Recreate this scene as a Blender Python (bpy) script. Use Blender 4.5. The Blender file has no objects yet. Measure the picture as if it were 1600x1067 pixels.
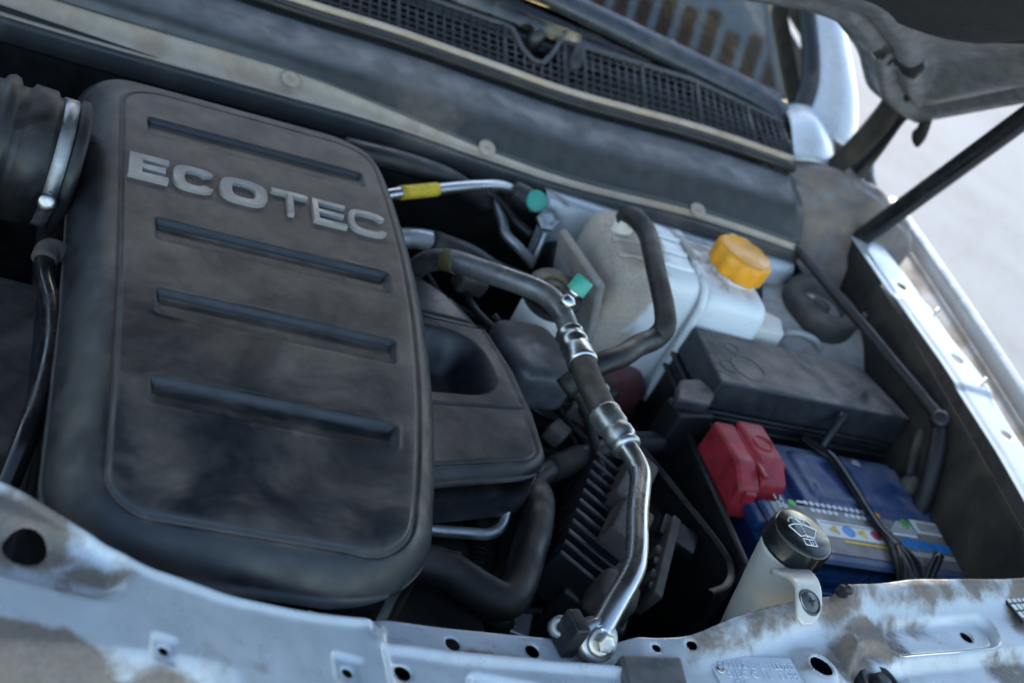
import bpy, bmesh, math, random
import numpy as np
from mathutils import Vector, Matrix

random.seed(4); RNG = np.random.default_rng(4)
scene = bpy.context.scene
COL = scene.collection

# ------------------------------------------------------------------ camera
cam = bpy.data.cameras.new('camera')
cam.sensor_width = 36.0
cam.lens = 51.26
cam.clip_start = 0.02
cam.clip_end = 500
cam.dof.use_dof = True
cam.dof.focus_distance = 1.17
cam.dof.aperture_fstop = 5.6
cam_o = bpy.data.objects.new('camera', cam)
COL.objects.link(cam_o)
CR = Vector((0.8860, -0.1720, 0.4306)); CU = Vector((-0.2543, 0.5962, 0.7615))
CB = CR.cross(CU).normalized(); CU = CB.cross(CR).normalized(); CR.normalize()
cam_o.matrix_world = Matrix(((CR.x, CU.x, CB.x, -0.276), (CR.y, CU.y, CB.y, -0.944), (CR.z, CU.z, CB.z, 0.625), (0, 0, 0, 1)))
scene.camera = cam_o

# ------------------------------------------------------------------ light
SUN = Vector((0.13, 0.955, 0.262)).normalized()
world = bpy.data.worlds.new('World'); scene.world = world
world.use_nodes = True
nt = world.node_tree
sky = nt.nodes.new('ShaderNodeTexSky'); sky.sky_type = 'NISHITA'; sky.sun_disc = False
sky.sun_elevation = math.asin(SUN.z)
sky.ozone_density = .8; sky.dust_density = .5
sky.sun_rotation = math.atan2(SUN.x, SUN.y)
nt.links.new(sky.outputs[0], nt.nodes['Background'].inputs[0])
nt.nodes['Background'].inputs[1].default_value = 0.13
sun = bpy.data.lights.new('sun', 'SUN'); sun.energy = 2.2; sun.angle = math.radians(0.53); sun.color = (1, .93, .84)
sun_o = bpy.data.objects.new('sun', sun); COL.objects.link(sun_o)
sun_o.rotation_euler = (-SUN).to_track_quat('-Z', 'Y').to_euler()
sun_o.location = SUN * 20
scene.view_settings.view_transform = 'Standard'
scene.view_settings.look = 'None'
scene.view_settings.gamma = 1
scene.view_settings.use_curve_mapping = False
scene.view_settings.exposure = 2.15

# ------------------------------------------------------------------ helpers
def tag(o, label=None, cat=None, group=None, kind=None):
    if label: o['label'] = label
    if cat: o['category'] = cat
    if group: o['group'] = group
    if kind: o['kind'] = kind
    return o

def empty(name, loc, label, cat, rz=0, group=None):
    o = bpy.data.objects.new(name, None); COL.objects.link(o)
    o.location = loc; o.rotation_euler = (0, 0, rz); o.empty_display_size = .02
    return tag(o, label, cat, group)

def link(name, me, mat, parent=None, local=False, smooth=True, wn=False):
    me.materials.append(mat)
    if smooth: me.polygons.foreach_set('use_smooth', [True] * len(me.polygons))
    o = bpy.data.objects.new(name, me); COL.objects.link(o)
    if parent is not None:
        o.parent = parent
        if not local:
            m = Matrix.Identity(4); p = parent
            while p is not None:
                m = Matrix.LocRotScale(p.location, p.rotation_euler, p.scale) @ p.matrix_parent_inverse @ m if False else (p.matrix_parent_inverse @ Matrix.LocRotScale(p.location, p.rotation_euler, p.scale)) @ m
                p = p.parent
            o.matrix_parent_inverse = m.inverted()
    if wn:
        md = o.modifiers.new('wn', 'WEIGHTED_NORMAL'); md.keep_sharp = True
    return o

def pd(name, V, F, mat, parent=None, **k):
    me = bpy.data.meshes.new(name)
    me.from_pydata([tuple(map(float, v)) for v in V], [], [tuple(map(int, f)) for f in F]); me.update()
    return link(name, me, mat, parent, **k)

def bmo(name, bm, mat, parent=None, **k):
    bmesh.ops.recalc_face_normals(bm, faces=bm.faces)
    me = bpy.data.meshes.new(name); bm.to_mesh(me); bm.free()
    return link(name, me, mat, parent, **k)

def join(*parts):
    V = []; F = []
    for v, f in parts:
        n = len(V); V += list(v); F += [tuple(i + n for i in q) for q in f]
    return V, F

def cr(P, n):
    """Catmull-Rom through points (k,d) -> n*(k-1)+1 points"""
    P = np.asarray(P, float); k = len(P)
    if k == 2:
        t = np.linspace(0, 1, n + 1)[:, None]; return P[0] * (1 - t) + P[1] * t
    Q = np.vstack([2 * P[0] - P[1], P, 2 * P[-1] - P[-2]])
    out = []
    for i in range(k - 1):
        p0, p1, p2, p3 = Q[i:i + 4]
        for j in range(n):
            t = j / n
            out.append(.5 * ((2 * p1) + (-p0 + p2) * t + (2 * p0 - 5 * p1 + 4 * p2 - p3) * t * t + (-p0 + 3 * p1 - 3 * p2 + p3) * t ** 3))
    out.append(P[-1]); return np.array(out)

def tube(path, r, seg=18, n=8, cap=True, flat=1.0, ribs=None):
    path = np.asarray(path, float)
    rr = np.full(len(path), r) if np.isscalar(r) else np.asarray(r, float)
    C = cr(np.hstack([path, rr[:, None]]), n); P = C[:, :3]; R = C[:, 3].copy()
    if ribs:
        L = np.concatenate([[0], np.cumsum(np.linalg.norm(np.diff(P, axis=0), axis=1))])
        R = R * (1 + ribs[1] * np.sin(L / ribs[0] * 2 * np.pi))
    T = np.gradient(P, axis=0); T /= np.linalg.norm(T, axis=1)[:, None]
    up = np.array([0, 0, 1.]) if abs(T[0][2]) < .9 else np.array([1., 0, 0])
    V = []; N = up - T[0] * up.dot(T[0]); N /= np.linalg.norm(N)
    for i in range(len(P)):
        N = N - T[i] * N.dot(T[i]); N /= np.linalg.norm(N); B = np.cross(T[i], N)
        for j in range(seg):
            a = 2 * math.pi * j / seg
            V.append(P[i] + R[i] * (math.cos(a) * B + flat * math.sin(a) * N))
    F = []
    for i in range(len(P) - 1):
        for j in range(seg):
            k = (j + 1) % seg
            F.append((i * seg + j, i * seg + k, (i + 1) * seg + k, (i + 1) * seg + j))
    if cap:
        F.append(tuple(range(seg))[::-1]); F.append(tuple((len(P) - 1) * seg + j for j in range(seg)))
    return V, F

def lathe(prof, o=(0, 0, 0), ax=(0, 0, 1), seg=40, closed=True, lobes=None):
    ax = Vector(ax).normalized(); q = Vector((0, 0, 1)).rotation_difference(ax).to_matrix(); o = Vector(o)
    V = []; F = []
    for (r, h) in prof:
        for j in range(seg):
            a = 2 * math.pi * j / seg
            k = 1 + (lobes[1] * math.cos(lobes[0] * a) if lobes and r > lobes[2] else 0)
            V.append(tuple(o + q @ Vector((r * k * math.cos(a), r * k * math.sin(a), h))))
    m = len(prof)
    for i in range(m - 1):
        for j in range(seg):
            k = (j + 1) % seg
            F.append((i * seg + j, i * seg + k, (i + 1) * seg + k, (i + 1) * seg + j))
    if closed:
        F.append(tuple(range(seg))[::-1]); F.append(tuple((m - 1) * seg + j for j in range(seg)))
    return V, F

def prism(poly, z0, z1, bevel=.003, seg=2, taper=0):
    bm = bmesh.new(); c = np.mean(np.array(poly), axis=0)
    b = [bm.verts.new((x + (x - c[0]) * taper, y + (y - c[1]) * taper, z0)) for x, y in poly]
    t = [bm.verts.new((x, y, z1)) for x, y in poly]; n = len(poly)
    bm.faces.new(t); bm.faces.new(b[::-1])
    for i in range(n): bm.faces.new((b[i], b[(i + 1) % n], t[(i + 1) % n], t[i]))
    bmesh.ops.recalc_face_normals(bm, faces=bm.faces)
    if bevel: bmesh.ops.bevel(bm, geom=list(bm.edges), offset=bevel, segments=seg, profile=.5, affect='EDGES', clamp_overlap=True)
    return bm

def box(c, s, rot=(0, 0, 0), bevel=.002, seg=2):
    bm = bmesh.new(); bmesh.ops.create_cube(bm, size=1)
    bmesh.ops.scale(bm, vec=s, verts=bm.verts)
    if bevel: bmesh.ops.bevel(bm, geom=list(bm.edges), offset=bevel, segments=seg, profile=.5, affect='EDGES', clamp_overlap=True)
    from mathutils import Euler
    bmesh.ops.transform(bm, matrix=Matrix.Translation(c) @ Euler(rot).to_matrix().to_4x4(), verts=bm.verts)
    return bm

def addbm(a, b):
    me = bpy.data.meshes.new('t'); b.to_mesh(me); b.free(); a.from_mesh(me); bpy.data.meshes.remove(me); return a

def grid(x, y, z):
    nu, nv = x.shape
    V = np.stack([x, y, z], -1).reshape(-1, 3)
    idx = np.arange(nu * nv).reshape(nu, nv)
    F = np.stack([idx[:-1, :-1], idx[1:, :-1], idx[1:, 1:], idx[:-1, 1:]], -1).reshape(-1, 4)
    return V, F, idx

def loft(rows, nu=6, nv=6):
    A = np.array(rows, float)
    B = np.array([cr(r, nv) for r in A])
    Cc = np.array([cr(B[:, j], nu) for j in range(B.shape[1])])
    V, F, _ = grid(Cc[..., 0], Cc[..., 1], Cc[..., 2]); return V, F

def sheet(name, V, F, mat, parent=None, th=.0012, **k):
    o = pd(name, V, F, mat, parent, **k)
    m = o.modifiers.new('solid', 'SOLIDIFY'); m.thickness = th; m.offset = -1
    return o

def sst(a, b, x):
    t = np.clip((x - a) / (b - a), 0, 1); return t * t * (3 - 2 * t)

def sdrr(x, y, cx, cy, hx, hy, r):
    """signed distance to a rounded rectangle, negative inside"""
    qx = np.abs(x - cx) - hx + r; qy = np.abs(y - cy) - hy + r
    return np.hypot(np.maximum(qx, 0), np.maximum(qy, 0)) + np.minimum(np.maximum(qx, qy), 0) - r

def ex2d(V2, F2, z0, z1):
    n = len(V2); V = [(x, y, z1) for x, y in V2] + [(x, y, z0) for x, y in V2]
    F = [tuple(f) for f in F2] + [tuple(i + n for i in f[::-1]) for f in F2]
    cnt = {}
    for f in F2:
        for a, b in zip(f, f[1:] + f[:1] if isinstance(f, list) else tuple(f[1:]) + (f[0],)):
            cnt[(a, b)] = 1
    for (a, b) in cnt:
        if (b, a) not in cnt: F.append((b, a, a + n, b + n))
    return V, F

def text_mesh(s, size, extrude=0.0003):
    c = bpy.data.curves.new('t', 'FONT'); c.body = s; c.size = size; c.extrude = extrude; c.resolution_u = 3
    o = bpy.data.objects.new('t', c); COL.objects.link(o)
    dg = bpy.context.evaluated_depsgraph_get()
    me = bpy.data.meshes.new_from_object(o.evaluated_get(dg))
    V = [tuple(v.co) for v in me.vertices]; F = [tuple(p.vertices) for p in me.polygons]
    bpy.data.objects.remove(o); bpy.data.curves.remove(c); bpy.data.meshes.remove(me)
    return V, F

def xf(VF, M):
    return [tuple(M @ Vector(v)) for v in VF[0]], VF[1]

# ------------------------------------------------------------------ materials
def mat(name, base, rough=.5, metal=0., dust=None, amount=1., lo=.45, hi=.6, scale=14., up=(.55, .95), drough=.85,
        bump=.12, bscale=900., vary=.25, spec=.5, coat=0., dist=.6, grad=None, trans=0., sss=0., streak=None, rvar=.15, attr=None):
    m = bpy.data.materials.new(name); m.use_nodes = True; t = m.node_tree; N = t.nodes; L = t.links
    b = N['Principled BSDF']
    b.inputs['Metallic'].default_value = metal
    b.inputs['Specular IOR Level'].default_value = spec
    b.inputs['Coat Weight'].default_value = coat; b.inputs['Coat Roughness'].default_value = .12
    if trans: b.inputs['Transmission Weight'].default_value = trans
    if sss:
        b.inputs['Subsurface Weight'].default_value = sss; b.inputs['Subsurface Radius'].default_value = (.02, .02, .02)
        b.inputs['Subsurface Scale'].default_value = .5
    g = N.new('ShaderNodeNewGeometry')
    def noise(sc, det=6, ds=0., ro=.6, vec=None):
        n = N.new('ShaderNodeTexNoise'); n.inputs['Scale'].default_value = sc; n.inputs['Detail'].default_value = det
        n.inputs['Distortion'].default_value = ds; n.inputs['Roughness'].default_value = ro
        L.new(vec if vec is not None else g.outputs['Position'], n.inputs['Vector']); return n.outputs['Fac']
    def mr(v, a, c, d=0., e=1.):
        n = N.new('ShaderNodeMapRange'); n.interpolation_type = 'SMOOTHSTEP'
        for i, q in ((1, a), (2, c), (3, d), (4, e)): n.inputs[i].default_value = q
        L.new(v, n.inputs[0]); return n.outputs[0]
    def math_(op, a, c):
        n = N.new('ShaderNodeMath'); n.operation = op
        for i, q in ((0, a), (1, c)):
            if isinstance(q, (int, float)): n.inputs[i].default_value = q
            else: L.new(q, n.inputs[i])
        return n.outputs[0]
    def mix(f, a, c):
        n = N.new('ShaderNodeMix'); n.data_type = 'RGBA'
        if isinstance(f, (int, float)): n.inputs[0].default_value = f
        else: L.new(f, n.inputs[0])
        for i, q in ((6, a), (7, c)):
            if isinstance(q, tuple): n.inputs[i].default_value = (*q[:3], 1)
            else: L.new(q, n.inputs[i])
        return n.outputs[2]
    v1 = noise(60, 5)
    col = mix(mr(v1, .3, .7), tuple(c * (1 - vary) for c in base), tuple(min(1, c * (1 + vary)) for c in base))
    rgh = mr(noise(35, 6), .3, .7, max(.02, rough - rvar), min(1, rough + rvar))
    if dust:
        n1 = noise(scale, 9, dist, .62)
        if grad:
            sp = N.new('ShaderNodeSeparateXYZ'); L.new(g.outputs['Position'], sp.inputs[0])
            n1 = math_('ADD', n1, mr(sp.outputs[grad[0]], grad[1], grad[2], grad[3], grad[4]))
        if attr:
            at = N.new('ShaderNodeAttribute'); at.attribute_name = attr
            n1 = math_('ADD', n1, at.outputs['Fac'])
        f = mr(n1, lo, hi)
        fine = mr(noise(260, 4), .2, .75, .88 if attr else .78, 1.)
        f = math_('MULTIPLY', f, fine)
        if up:
            sn = N.new('ShaderNodeSeparateXYZ'); L.new(g.outputs['Normal'], sn.inputs[0])
            f = math_('MULTIPLY', f, mr(sn.outputs[2], up[0], up[1]))
        f = math_('MULTIPLY', f, amount)
        dc = mix(mr(noise(28, 5), .3, .7), tuple(c * .75 for c in dust), tuple(min(1, c * 1.2) for c in dust))
        col = mix(f, col, dc)
        n = N.new('ShaderNodeMix'); n.data_type = 'FLOAT'
        L.new(f, n.inputs[0]); L.new(rgh, n.inputs[2]); n.inputs[3].default_value = drough
        rgh = n.outputs[0]
        if metal:
            L.new(math_('MULTIPLY', math_('SUBTRACT', 1., f), metal), b.inputs['Metallic'])
    L.new(col, b.inputs['Base Color']); L.new(rgh, b.inputs['Roughness'])
    if bump:
        bp = N.new('ShaderNodeBump'); bp.inputs['Strength'].default_value = bump; bp.inputs['Distance'].default_value = .001
        L.new(noise(bscale, 3), bp.inputs['Height']); L.new(bp.outputs[0], b.inputs['Normal'])
    return m

DUST = (.25, .19, .15); MUD = (.150, .098, .060)
M = {}
M['cover'] = mat('cover_plastic', (.013, .015, .019), .42, dust=DUST, lo=.36, hi=.80, scale=13, grad=(1, -.26, .26, -.02, .22), amount=.62, up=(.72, .97), bump=.25, bscale=1100, dist=.5, attr='dirt')
M['cover2'] = mat('side_cover_plastic', (.014, .016, .020), .42, dust=DUST, lo=.36, hi=.75, scale=9, amount=.42, up=(.6, .97), bump=.25, bscale=1100)
M['letter'] = mat('badge_letter_plastic', (.27, .26, .255), .42, .2, vary=.04, bump=.05)
M['black'] = mat('black_plastic', (.011, .012, .014), .45, dust=DUST, lo=.45, hi=.75, amount=.3, up=(.4, 1))
M['gloss'] = mat('glossy_black_plastic', (.010, .011, .012), .22, dust=DUST, lo=.55, hi=.9, amount=.12, up=None, bump=.03)
M['rubber'] = mat('black_rubber', (.012, .012, .013), .5, dust=(.16, .125, .10), lo=.45, hi=.8, amount=.36, up=(0, .9), scale=20)
M['dustyrubber'] = mat('dusty_rubber', (.028, .026, .025), .6, dust=(.2, .155, .125), lo=.3, hi=.7, amount=.6, up=(-.2, .8), scale=20)
M['fuse'] = mat('fuse_box_plastic', (.022, .025, .03), .45, dust=(.26, .21, .18), lo=.28, hi=.60, scale=12, amount=.9, up=(.6, .98), dist=2.)
M['support'] = mat('crossmember_paint', (.52, .54, .57), .36, .2, dust=MUD, lo=.58, hi=.82, scale=24, amount=.92, up=None, bump=.06, bscale=500, vary=.04, coat=.2, dist=.3, attr='dirt')
M['paint'] = mat('silver_paint', (.50, .52, .55), .34, .25, dust=MUD, lo=.56, hi=.66, scale=13, amount=.85, up=None, bump=.05, bscale=500, vary=.04, coat=.3, dist=1.)
M['paintclean'] = mat('clean_silver_paint', (.55, .56, .58), .3, .25, dust=DUST, lo=.6, hi=.85, scale=6, amount=.4, up=None, bump=.03, vary=.03, coat=.5)
M['paintdusty'] = mat('dusty_silver_paint', (.42, .42, .43), .45, .15, dust=(.30, .22, .16), lo=.36, hi=.6, scale=16, amount=.85, up=None, bump=.1, vary=.06)
M['gusset'] = mat('dirty_gusset_paint', (.16, .16, .165), .5, .1, dust=(.22, .155, .11), lo=.28, hi=.6, scale=22, amount=.8, up=None, bump=.2, bscale=250)
M['inner'] = mat('shade_darkened_bonnet_paint', (.13, .135, .14), .4, .1, dust=DUST, lo=.5, hi=.8, scale=8, amount=.3, up=None, bump=.05)  # silver body paint darkened to carry the shade of the unlit underside
M['wiper'] = mat('wiper_paint', (.045, .05, .06), .35, .1, dust=DUST, lo=.5, hi=.8, amount=.4, up=(.3, 1))
M['screw'] = mat('grey_screw_plastic', (.07, .07, .075), .4, dust=DUST, lo=.5, hi=.8, amount=.4, up=None)
M['cowl'] = mat('cowl_paint', (.052, .053, .055), .42, .1, dust=(.20, .155, .125), lo=.5, hi=.72, scale=7, amount=.6, up=None, bump=.06, vary=.08)
M['flange'] = mat('dusty_flange_paint', (.46, .37, .29), .4, .1, dust=(.38, .26, .17), lo=.4, hi=.65, amount=.7, up=None, bump=.06, vary=.08)
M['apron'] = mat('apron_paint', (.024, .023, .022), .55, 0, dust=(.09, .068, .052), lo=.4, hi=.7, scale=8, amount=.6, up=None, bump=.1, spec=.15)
M['alu'] = mat('aluminium', (.52, .53, .56), .31, 1., dust=(.25, .2, .17), lo=.62, hi=.85, amount=.4, up=None, scale=30, bump=.04, vary=.05, rvar=.07)
M['alud'] = mat('dull_aluminium', (.42, .43, .45), .38, .95, dust=(.22, .19, .17), lo=.45, hi=.75, amount=.6, up=None, scale=25, bump=.08, vary=.08)
M['pipedark'] = mat('grey_coated_pipe', (.17, .175, .19), .36, .7, dust=(.16, .13, .11), lo=.4, hi=.7, amount=.5, up=None, scale=25, bump=.06)
M['steel'] = mat('zinc_steel', (.5, .48, .45), .33, 1., dust=(.2, .15, .11), lo=.5, hi=.8, amount=.5, up=None, scale=40)
M['white'] = mat('white_tank_plastic', (.78, .80, .82), .35, dust=(.33, .24, .17), lo=.50, hi=.62, scale=13, amount=.85, up=None, bump=.02, vary=.02, sss=.15, grad=(2, -.03, .005, -.2, .06))
M['whiteL'] = mat('dusty_white_tank_plastic', (.78, .80, .82), .35, dust=(.36, .25, .165), lo=.46, hi=.58, scale=11, amount=.85, up=None, bump=.02, vary=.02, sss=.15, grad=(0, .41, .49, .20, -.10))
M['cream'] = mat('cream_plastic', (.68, .64, .58), .4, dust=(.40, .32, .25), lo=.5, hi=.8, amount=.5, up=None, bump=.04, vary=.04, sss=.2)
M['orange'] = mat('amber_cap_plastic', (.80, .33, .012), .42, dust=(.42, .28, .14), lo=.5, hi=.75, amount=.5, up=(.3, 1), scale=25, bump=.08, vary=.1)
M['green'] = mat('green_cap_plastic', (.045, .36, .27), .45, dust=DUST, lo=.5, hi=.8, amount=.5, up=None, scale=60, bump=.05, vary=.08)
M['yellow'] = mat('yellow_sleeve', (.62, .42, .02), .5, dust=(.1, .08, .04), lo=.55, hi=.7, amount=.6, up=None, scale=60)
M['dimyellow'] = mat('faded_yellow_print', (.11, .085, .03), .6)
M['red'] = mat('red_terminal_plastic', (.36, .022, .035), .45, dust=(.34, .18, .17), lo=.45, hi=.75, amount=.4, up=(.2, 1), scale=20, bump=.1)
M['pinktank'] = mat('coolant_tinted_plastic', (.16, .055, .06), .4, dust=(.07, .05, .035), lo=.45, hi=.7, amount=.5, up=None)
M['blue'] = mat('blue_battery_plastic', (.012, .045, .150), .36, dust=(.25, .23, .25), lo=.36, hi=.66, scale=12, amount=.6, up=(.5, 1), bump=.05, vary=.1)
M['labelgrey'] = mat('grey_label', (.20, .18, .17), .4, dust=(.3, .25, .2), lo=.5, hi=.7, amount=.5, up=None, bump=0)
M['labelwhite'] = mat('white_label', (.78, .77, .74), .4, dust=(.4, .33, .27), lo=.55, hi=.75, amount=.5, up=None, bump=0, vary=.04)
M['printblue'] = mat('blue_print', (.02, .22, .62), .4, bump=0)
M['printyellow'] = mat('yellow_print', (.80, .50, .03), .4, bump=0)
M['printgreen'] = mat('green_print', (.10, .42, .08), .4, bump=0)
M['printred'] = mat('red_print', (.45, .06, .10), .4, bump=0)
M['printorange'] = mat('orange_print', (.85, .28, .02), .4, bump=0)
M['printwhite'] = mat('white_print', (.80, .82, .84), .5, bump=0, vary=.02)
M['plate'] = mat('plate_sticker', (.56, .59, .64), .35, dust=DUST, lo=.6, hi=.8, amount=.4, up=None, bump=.03, vary=.03)
M['brownres'] = mat('shade_darkened_reservoir_plastic', (.06, .065, .075), .4, dust=(.05, .04, .035), lo=.35, hi=.65, amount=.9, up=None, grad=(1, .10, .24, -.18, .2), bump=.03)  # pale reservoir plastic darkened to look shaded, more so toward the rear
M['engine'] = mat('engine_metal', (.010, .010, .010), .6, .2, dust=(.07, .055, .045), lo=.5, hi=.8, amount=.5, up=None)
M['brown'] = mat('brown_dusty_plastic', (.05, .045, .04), .6, dust=(.15, .12, .10), lo=.35, hi=.7, amount=.7, up=None)
M['concrete'] = mat('concrete', (.31, .305, .31), .85, dust=(.245, .24, .24), lo=.42, hi=.62, scale=1.4, amount=.6, up=None, bump=.3, bscale=60, vary=.08)
M['dash'] = mat('dashboard_plastic', (.03, .03, .032), .7)
M['wood'] = mat('brown_timber', (.20, .09, .045), .7)
M['fabric'] = mat('insulation_felt', (.012, .012, .013), .9, bump=.5, bscale=400)
gl = bpy.data.materials.new('windscreen_glass'); gl.use_nodes = True
gb = gl.node_tree.nodes['Principled BSDF']; gb.inputs['Base Color'].default_value = (.80, .88, .86, 1); gb.inputs['Roughness'].default_value = .01
gb.inputs['Transmission Weight'].default_value = 1; gb.inputs['IOR'].default_value = 1.5
M['glass'] = gl

# ------------------------------------------------------------------ ground
g = pd('ground', [(-150, -150, -.95), (150, -150, -.95), (150, 150, -.95), (-150, 150, -.95)], [(0, 1, 2, 3)], M['concrete'])
tag(g, 'pale sunlit concrete ground beside the car', 'ground', kind='structure')

# ------------------------------------------------------------------ car body
car = empty('car', (0, 0, -.95), 'silver car with its bonnet open, dusty body panels round the engine bay', 'car')

# --- radiator support: a pressed sheet with flange, embossings and real holes
def radiator_support():
    xs = np.arange(-.50, .96, .0017); ws = np.arange(0, .230, .0017)
    kx = [-.6, -.30, -.22, -.18, -.136, -.098, -.040, .041, .085, .126, .23, .30, .33, .40, .471, .58, .712, .84, 1.0]
    ky = [-.15, -.220, -.233, -.242, -.266, -.286, -.286, -.268, -.258, -.256, -.243, -.236, -.232, -.198, -.168, -.128, -.092, -.055, -.02]
    yr = np.interp(xs, kx, ky)
    ker = np.ones(13) / 13; yr = np.convolve(np.pad(yr, 6, mode='edge'), ker, 'valid')
    W, X = np.meshgrid(ws, xs); Y = yr[:, None] - W
    mid = sst(.060, .085, X) * (1 - sst(.262, .29, X)); rgt = sst(.29, .38, X); lft = 1 - sst(.06, .085, X)
    Z = np.full_like(X, -.030)
    Z += lft * (-.016 * (1 - sst(0, .013, W)) + .0035 * np.exp(-((W - .0135) / .0035) ** 2))
    Z += mid * (-.012 * (1 - sst(.024, .033, W)) + .002 * np.exp(-((W - .035) / .004) ** 2) - .004 * sst(.03, .04, W))
    Z += rgt * .020 * (1 - sst(.004, .036, W)) * (.80 + .2 * sst(.36, .42, X) - .25 * sst(.46, .55, X))
    # left oval embossing with its hole
    d = sdrr(X, Y + .10 * (X + .154), -.162, -.304, .056, .024, .024); Z -= .009 * (1 - sst(-.012, .003, d))
    # front lower-left falling edge
    d = -(Y + .370 - .16 * (X + .166)); Z -= .03 * sst(0, .03, d) * (1 - sst(-.06, -.02, X))
    # small square dimples
    for cx, cy, h in ((-.082, -.354, .008), (.046, -.321, .011)):
        d = sdrr(X, Y, cx, cy, h, h, .003); Z -= .0035 * (1 - sst(-.002, .0015, d))
    # vertical bead right of the left area
    Z += .004 * np.exp(-((X - .068 + .1 * (Y + .3)) / .006) ** 2) * sst(.012, .03, W)
    d = sdrr(X, Y, .166, -.318, .030, .017, .008); Z -= .007 * (1 - sst(-.004, .003, d))
    # dome round the big hole
    r = np.hypot((X - .452), (Y + .236)); Z += .010 * np.exp(-(r / .020) ** 4)
    # right raised box with long embossing
    d = sdrr(X, Y - .30 * (X - .60), .66, -.150, .17, .047, .012); Z += .014 * (1 - sst(-.006, .008, d))
    d = sdrr(X, Y - .30 * (X - .60), .605, -.174, .072, .018, .016); Z -= .008 * (1 - sst(-.006, .003, d))
    # arch for the rubber stop
    r = np.hypot((X - .520), (Y + .232)); Z -= .012 * (1 - sst(.024, .034, r))
    Z += .030 * (1 - sst(-.12, .07, X))
    # slight hand-made waviness
    Z += .0006 * np.sin(X * 61 + 3 * Y) * np.cos(Y * 70) 
    V, F, idx = grid(X, Y, Z)
    holes = [(-.166, -.293, .0130, .0115), (-.082, -.354, .003, .003), (.046, -.321, .0036, .0036), (.086, -.312, .0060, .0060),
             (.133, -.2690, .0056, .0056), (.198, -.2600, .0056, .0056), (.166, -.318, .006, .006), (.452, -.236, .0105, .0095),
             (.645, -.159, .0062, .0062), (.020, -.2800, .003, .003), (-.012, -.2865, .003, .003), (.330, -.240, .0042, .0042), (.300, -.245, .0035, .0035)]
    keep = np.ones(len(F), bool)
    for cx, cy, a, b in holes:
        q = np.hypot((V[:, 0] - cx) / a, (V[:, 1] - cy) / b)
        keep &= ~(q[F] < 1.0).any(1)
    F2 = F[keep]
    # snap the rim of each hole to its ellipse
    e = np.concatenate([F2[:, [0, 1]], F2[:, [1, 2]], F2[:, [2, 3]], F2[:, [3, 0]]]); e.sort(1)
    u, c = np.unique(e, axis=0, return_counts=True); bv = np.unique(u[c == 1])
    for cx, cy, a, b in holes:
        dx = (V[bv, 0] - cx) / a; dy = (V[bv, 1] - cy) / b; q = np.hypot(dx, dy)
        s = bv[(q < 1 + .0042 / min(a, b))]; q = np.hypot((V[s, 0] - cx) / a, (V[s, 1] - cy) / b)
        V[s, 0] = cx + (V[s, 0] - cx) / q; V[s, 1] = cy + (V[s, 1] - cy) / q
        V[s, 2] -= .0008
    used = np.unique(F2); mp = -np.ones(len(V), int); mp[used] = np.arange(len(used))
    x, y = V[used, 0], V[used, 1]; w = np.interp(x, xs, yr) - y
    dirt = np.zeros(len(x))
    def spot(cx, cy, a, b, k, rot=0.):
        c, s_ = math.cos(rot), math.sin(rot); dx, dy = x - cx, y - cy
        q = np.hypot((dx * c + dy * s_) / a, (-dx * s_ + dy * c) / b); return k * (1 - sst(.45, 1.25, q))
    for q in ((-.176, -.287, .052, .032, .40), (-.126, -.312, .034, .020, .27), (-.205, -.274, .05, .02, .30), (-.166, -.378, .085, .024, .46), (-.085, -.376, .035, .018, .24),
              (.492, -.222, .036, .030, .34, .5), (.520, -.195, .030, .022, .36), (.545, -.185, .050, .022, .28, .3), (.436, -.232, .014, .013, .26), (.50, -.165, .016, .016, .3), (.60, -.11, .12, .016, .25, .3),
              (.73, -.125, .035, .05, .34), (.70, -.20, .06, .04, .25), (.30, -.275, .03, .03, .1)):
        dirt = np.maximum(dirt, spot(*q))
    rg = sst(.30, .36, x); dirt = np.maximum(dirt, rg * .24 * (1 - sst(.012, .034, w)))
    dirt = np.maximum(dirt, (1 - sst(.05, .07, x)) * .26 * (1 - sst(.004, .0125, w)))
    dirt = np.maximum(dirt, sst(.06, .09, x) * (1 - sst(.26, .3, x)) * .17 * sst(.012, .022, w) * (1 - sst(.026, .034, w)))
    return V[used], mp[F2], dirt
V, F, dirt = radiator_support()
F = F[:, ::-1]
support = sheet('radiator_support', V, F, M['support'], car, th=.0014)
at = support.data.attributes.new('dirt', 'FLOAT', 'POINT'); at.data.foreach_set('value', dirt.astype(np.float32))
tag(support, 'silver pressed crossmember with holes and brown dirt')
# dark under-face added so the holes look into shade
tag(pd('dark_hole_backing', *loft([[(-.5, -.16, -.10), (-.2, -.25, -.11), (.1, -.275, -.11), (.4, -.22, -.11), (.75, -.10, -.10)],
                           [(-.5, -.34, -.12), (-.2, -.42, -.13), (.1, -.44, -.13), (.4, -.40, -.13), (.75, -.30, -.12)]], 3, 4), M['engine'], car), None)
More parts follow.
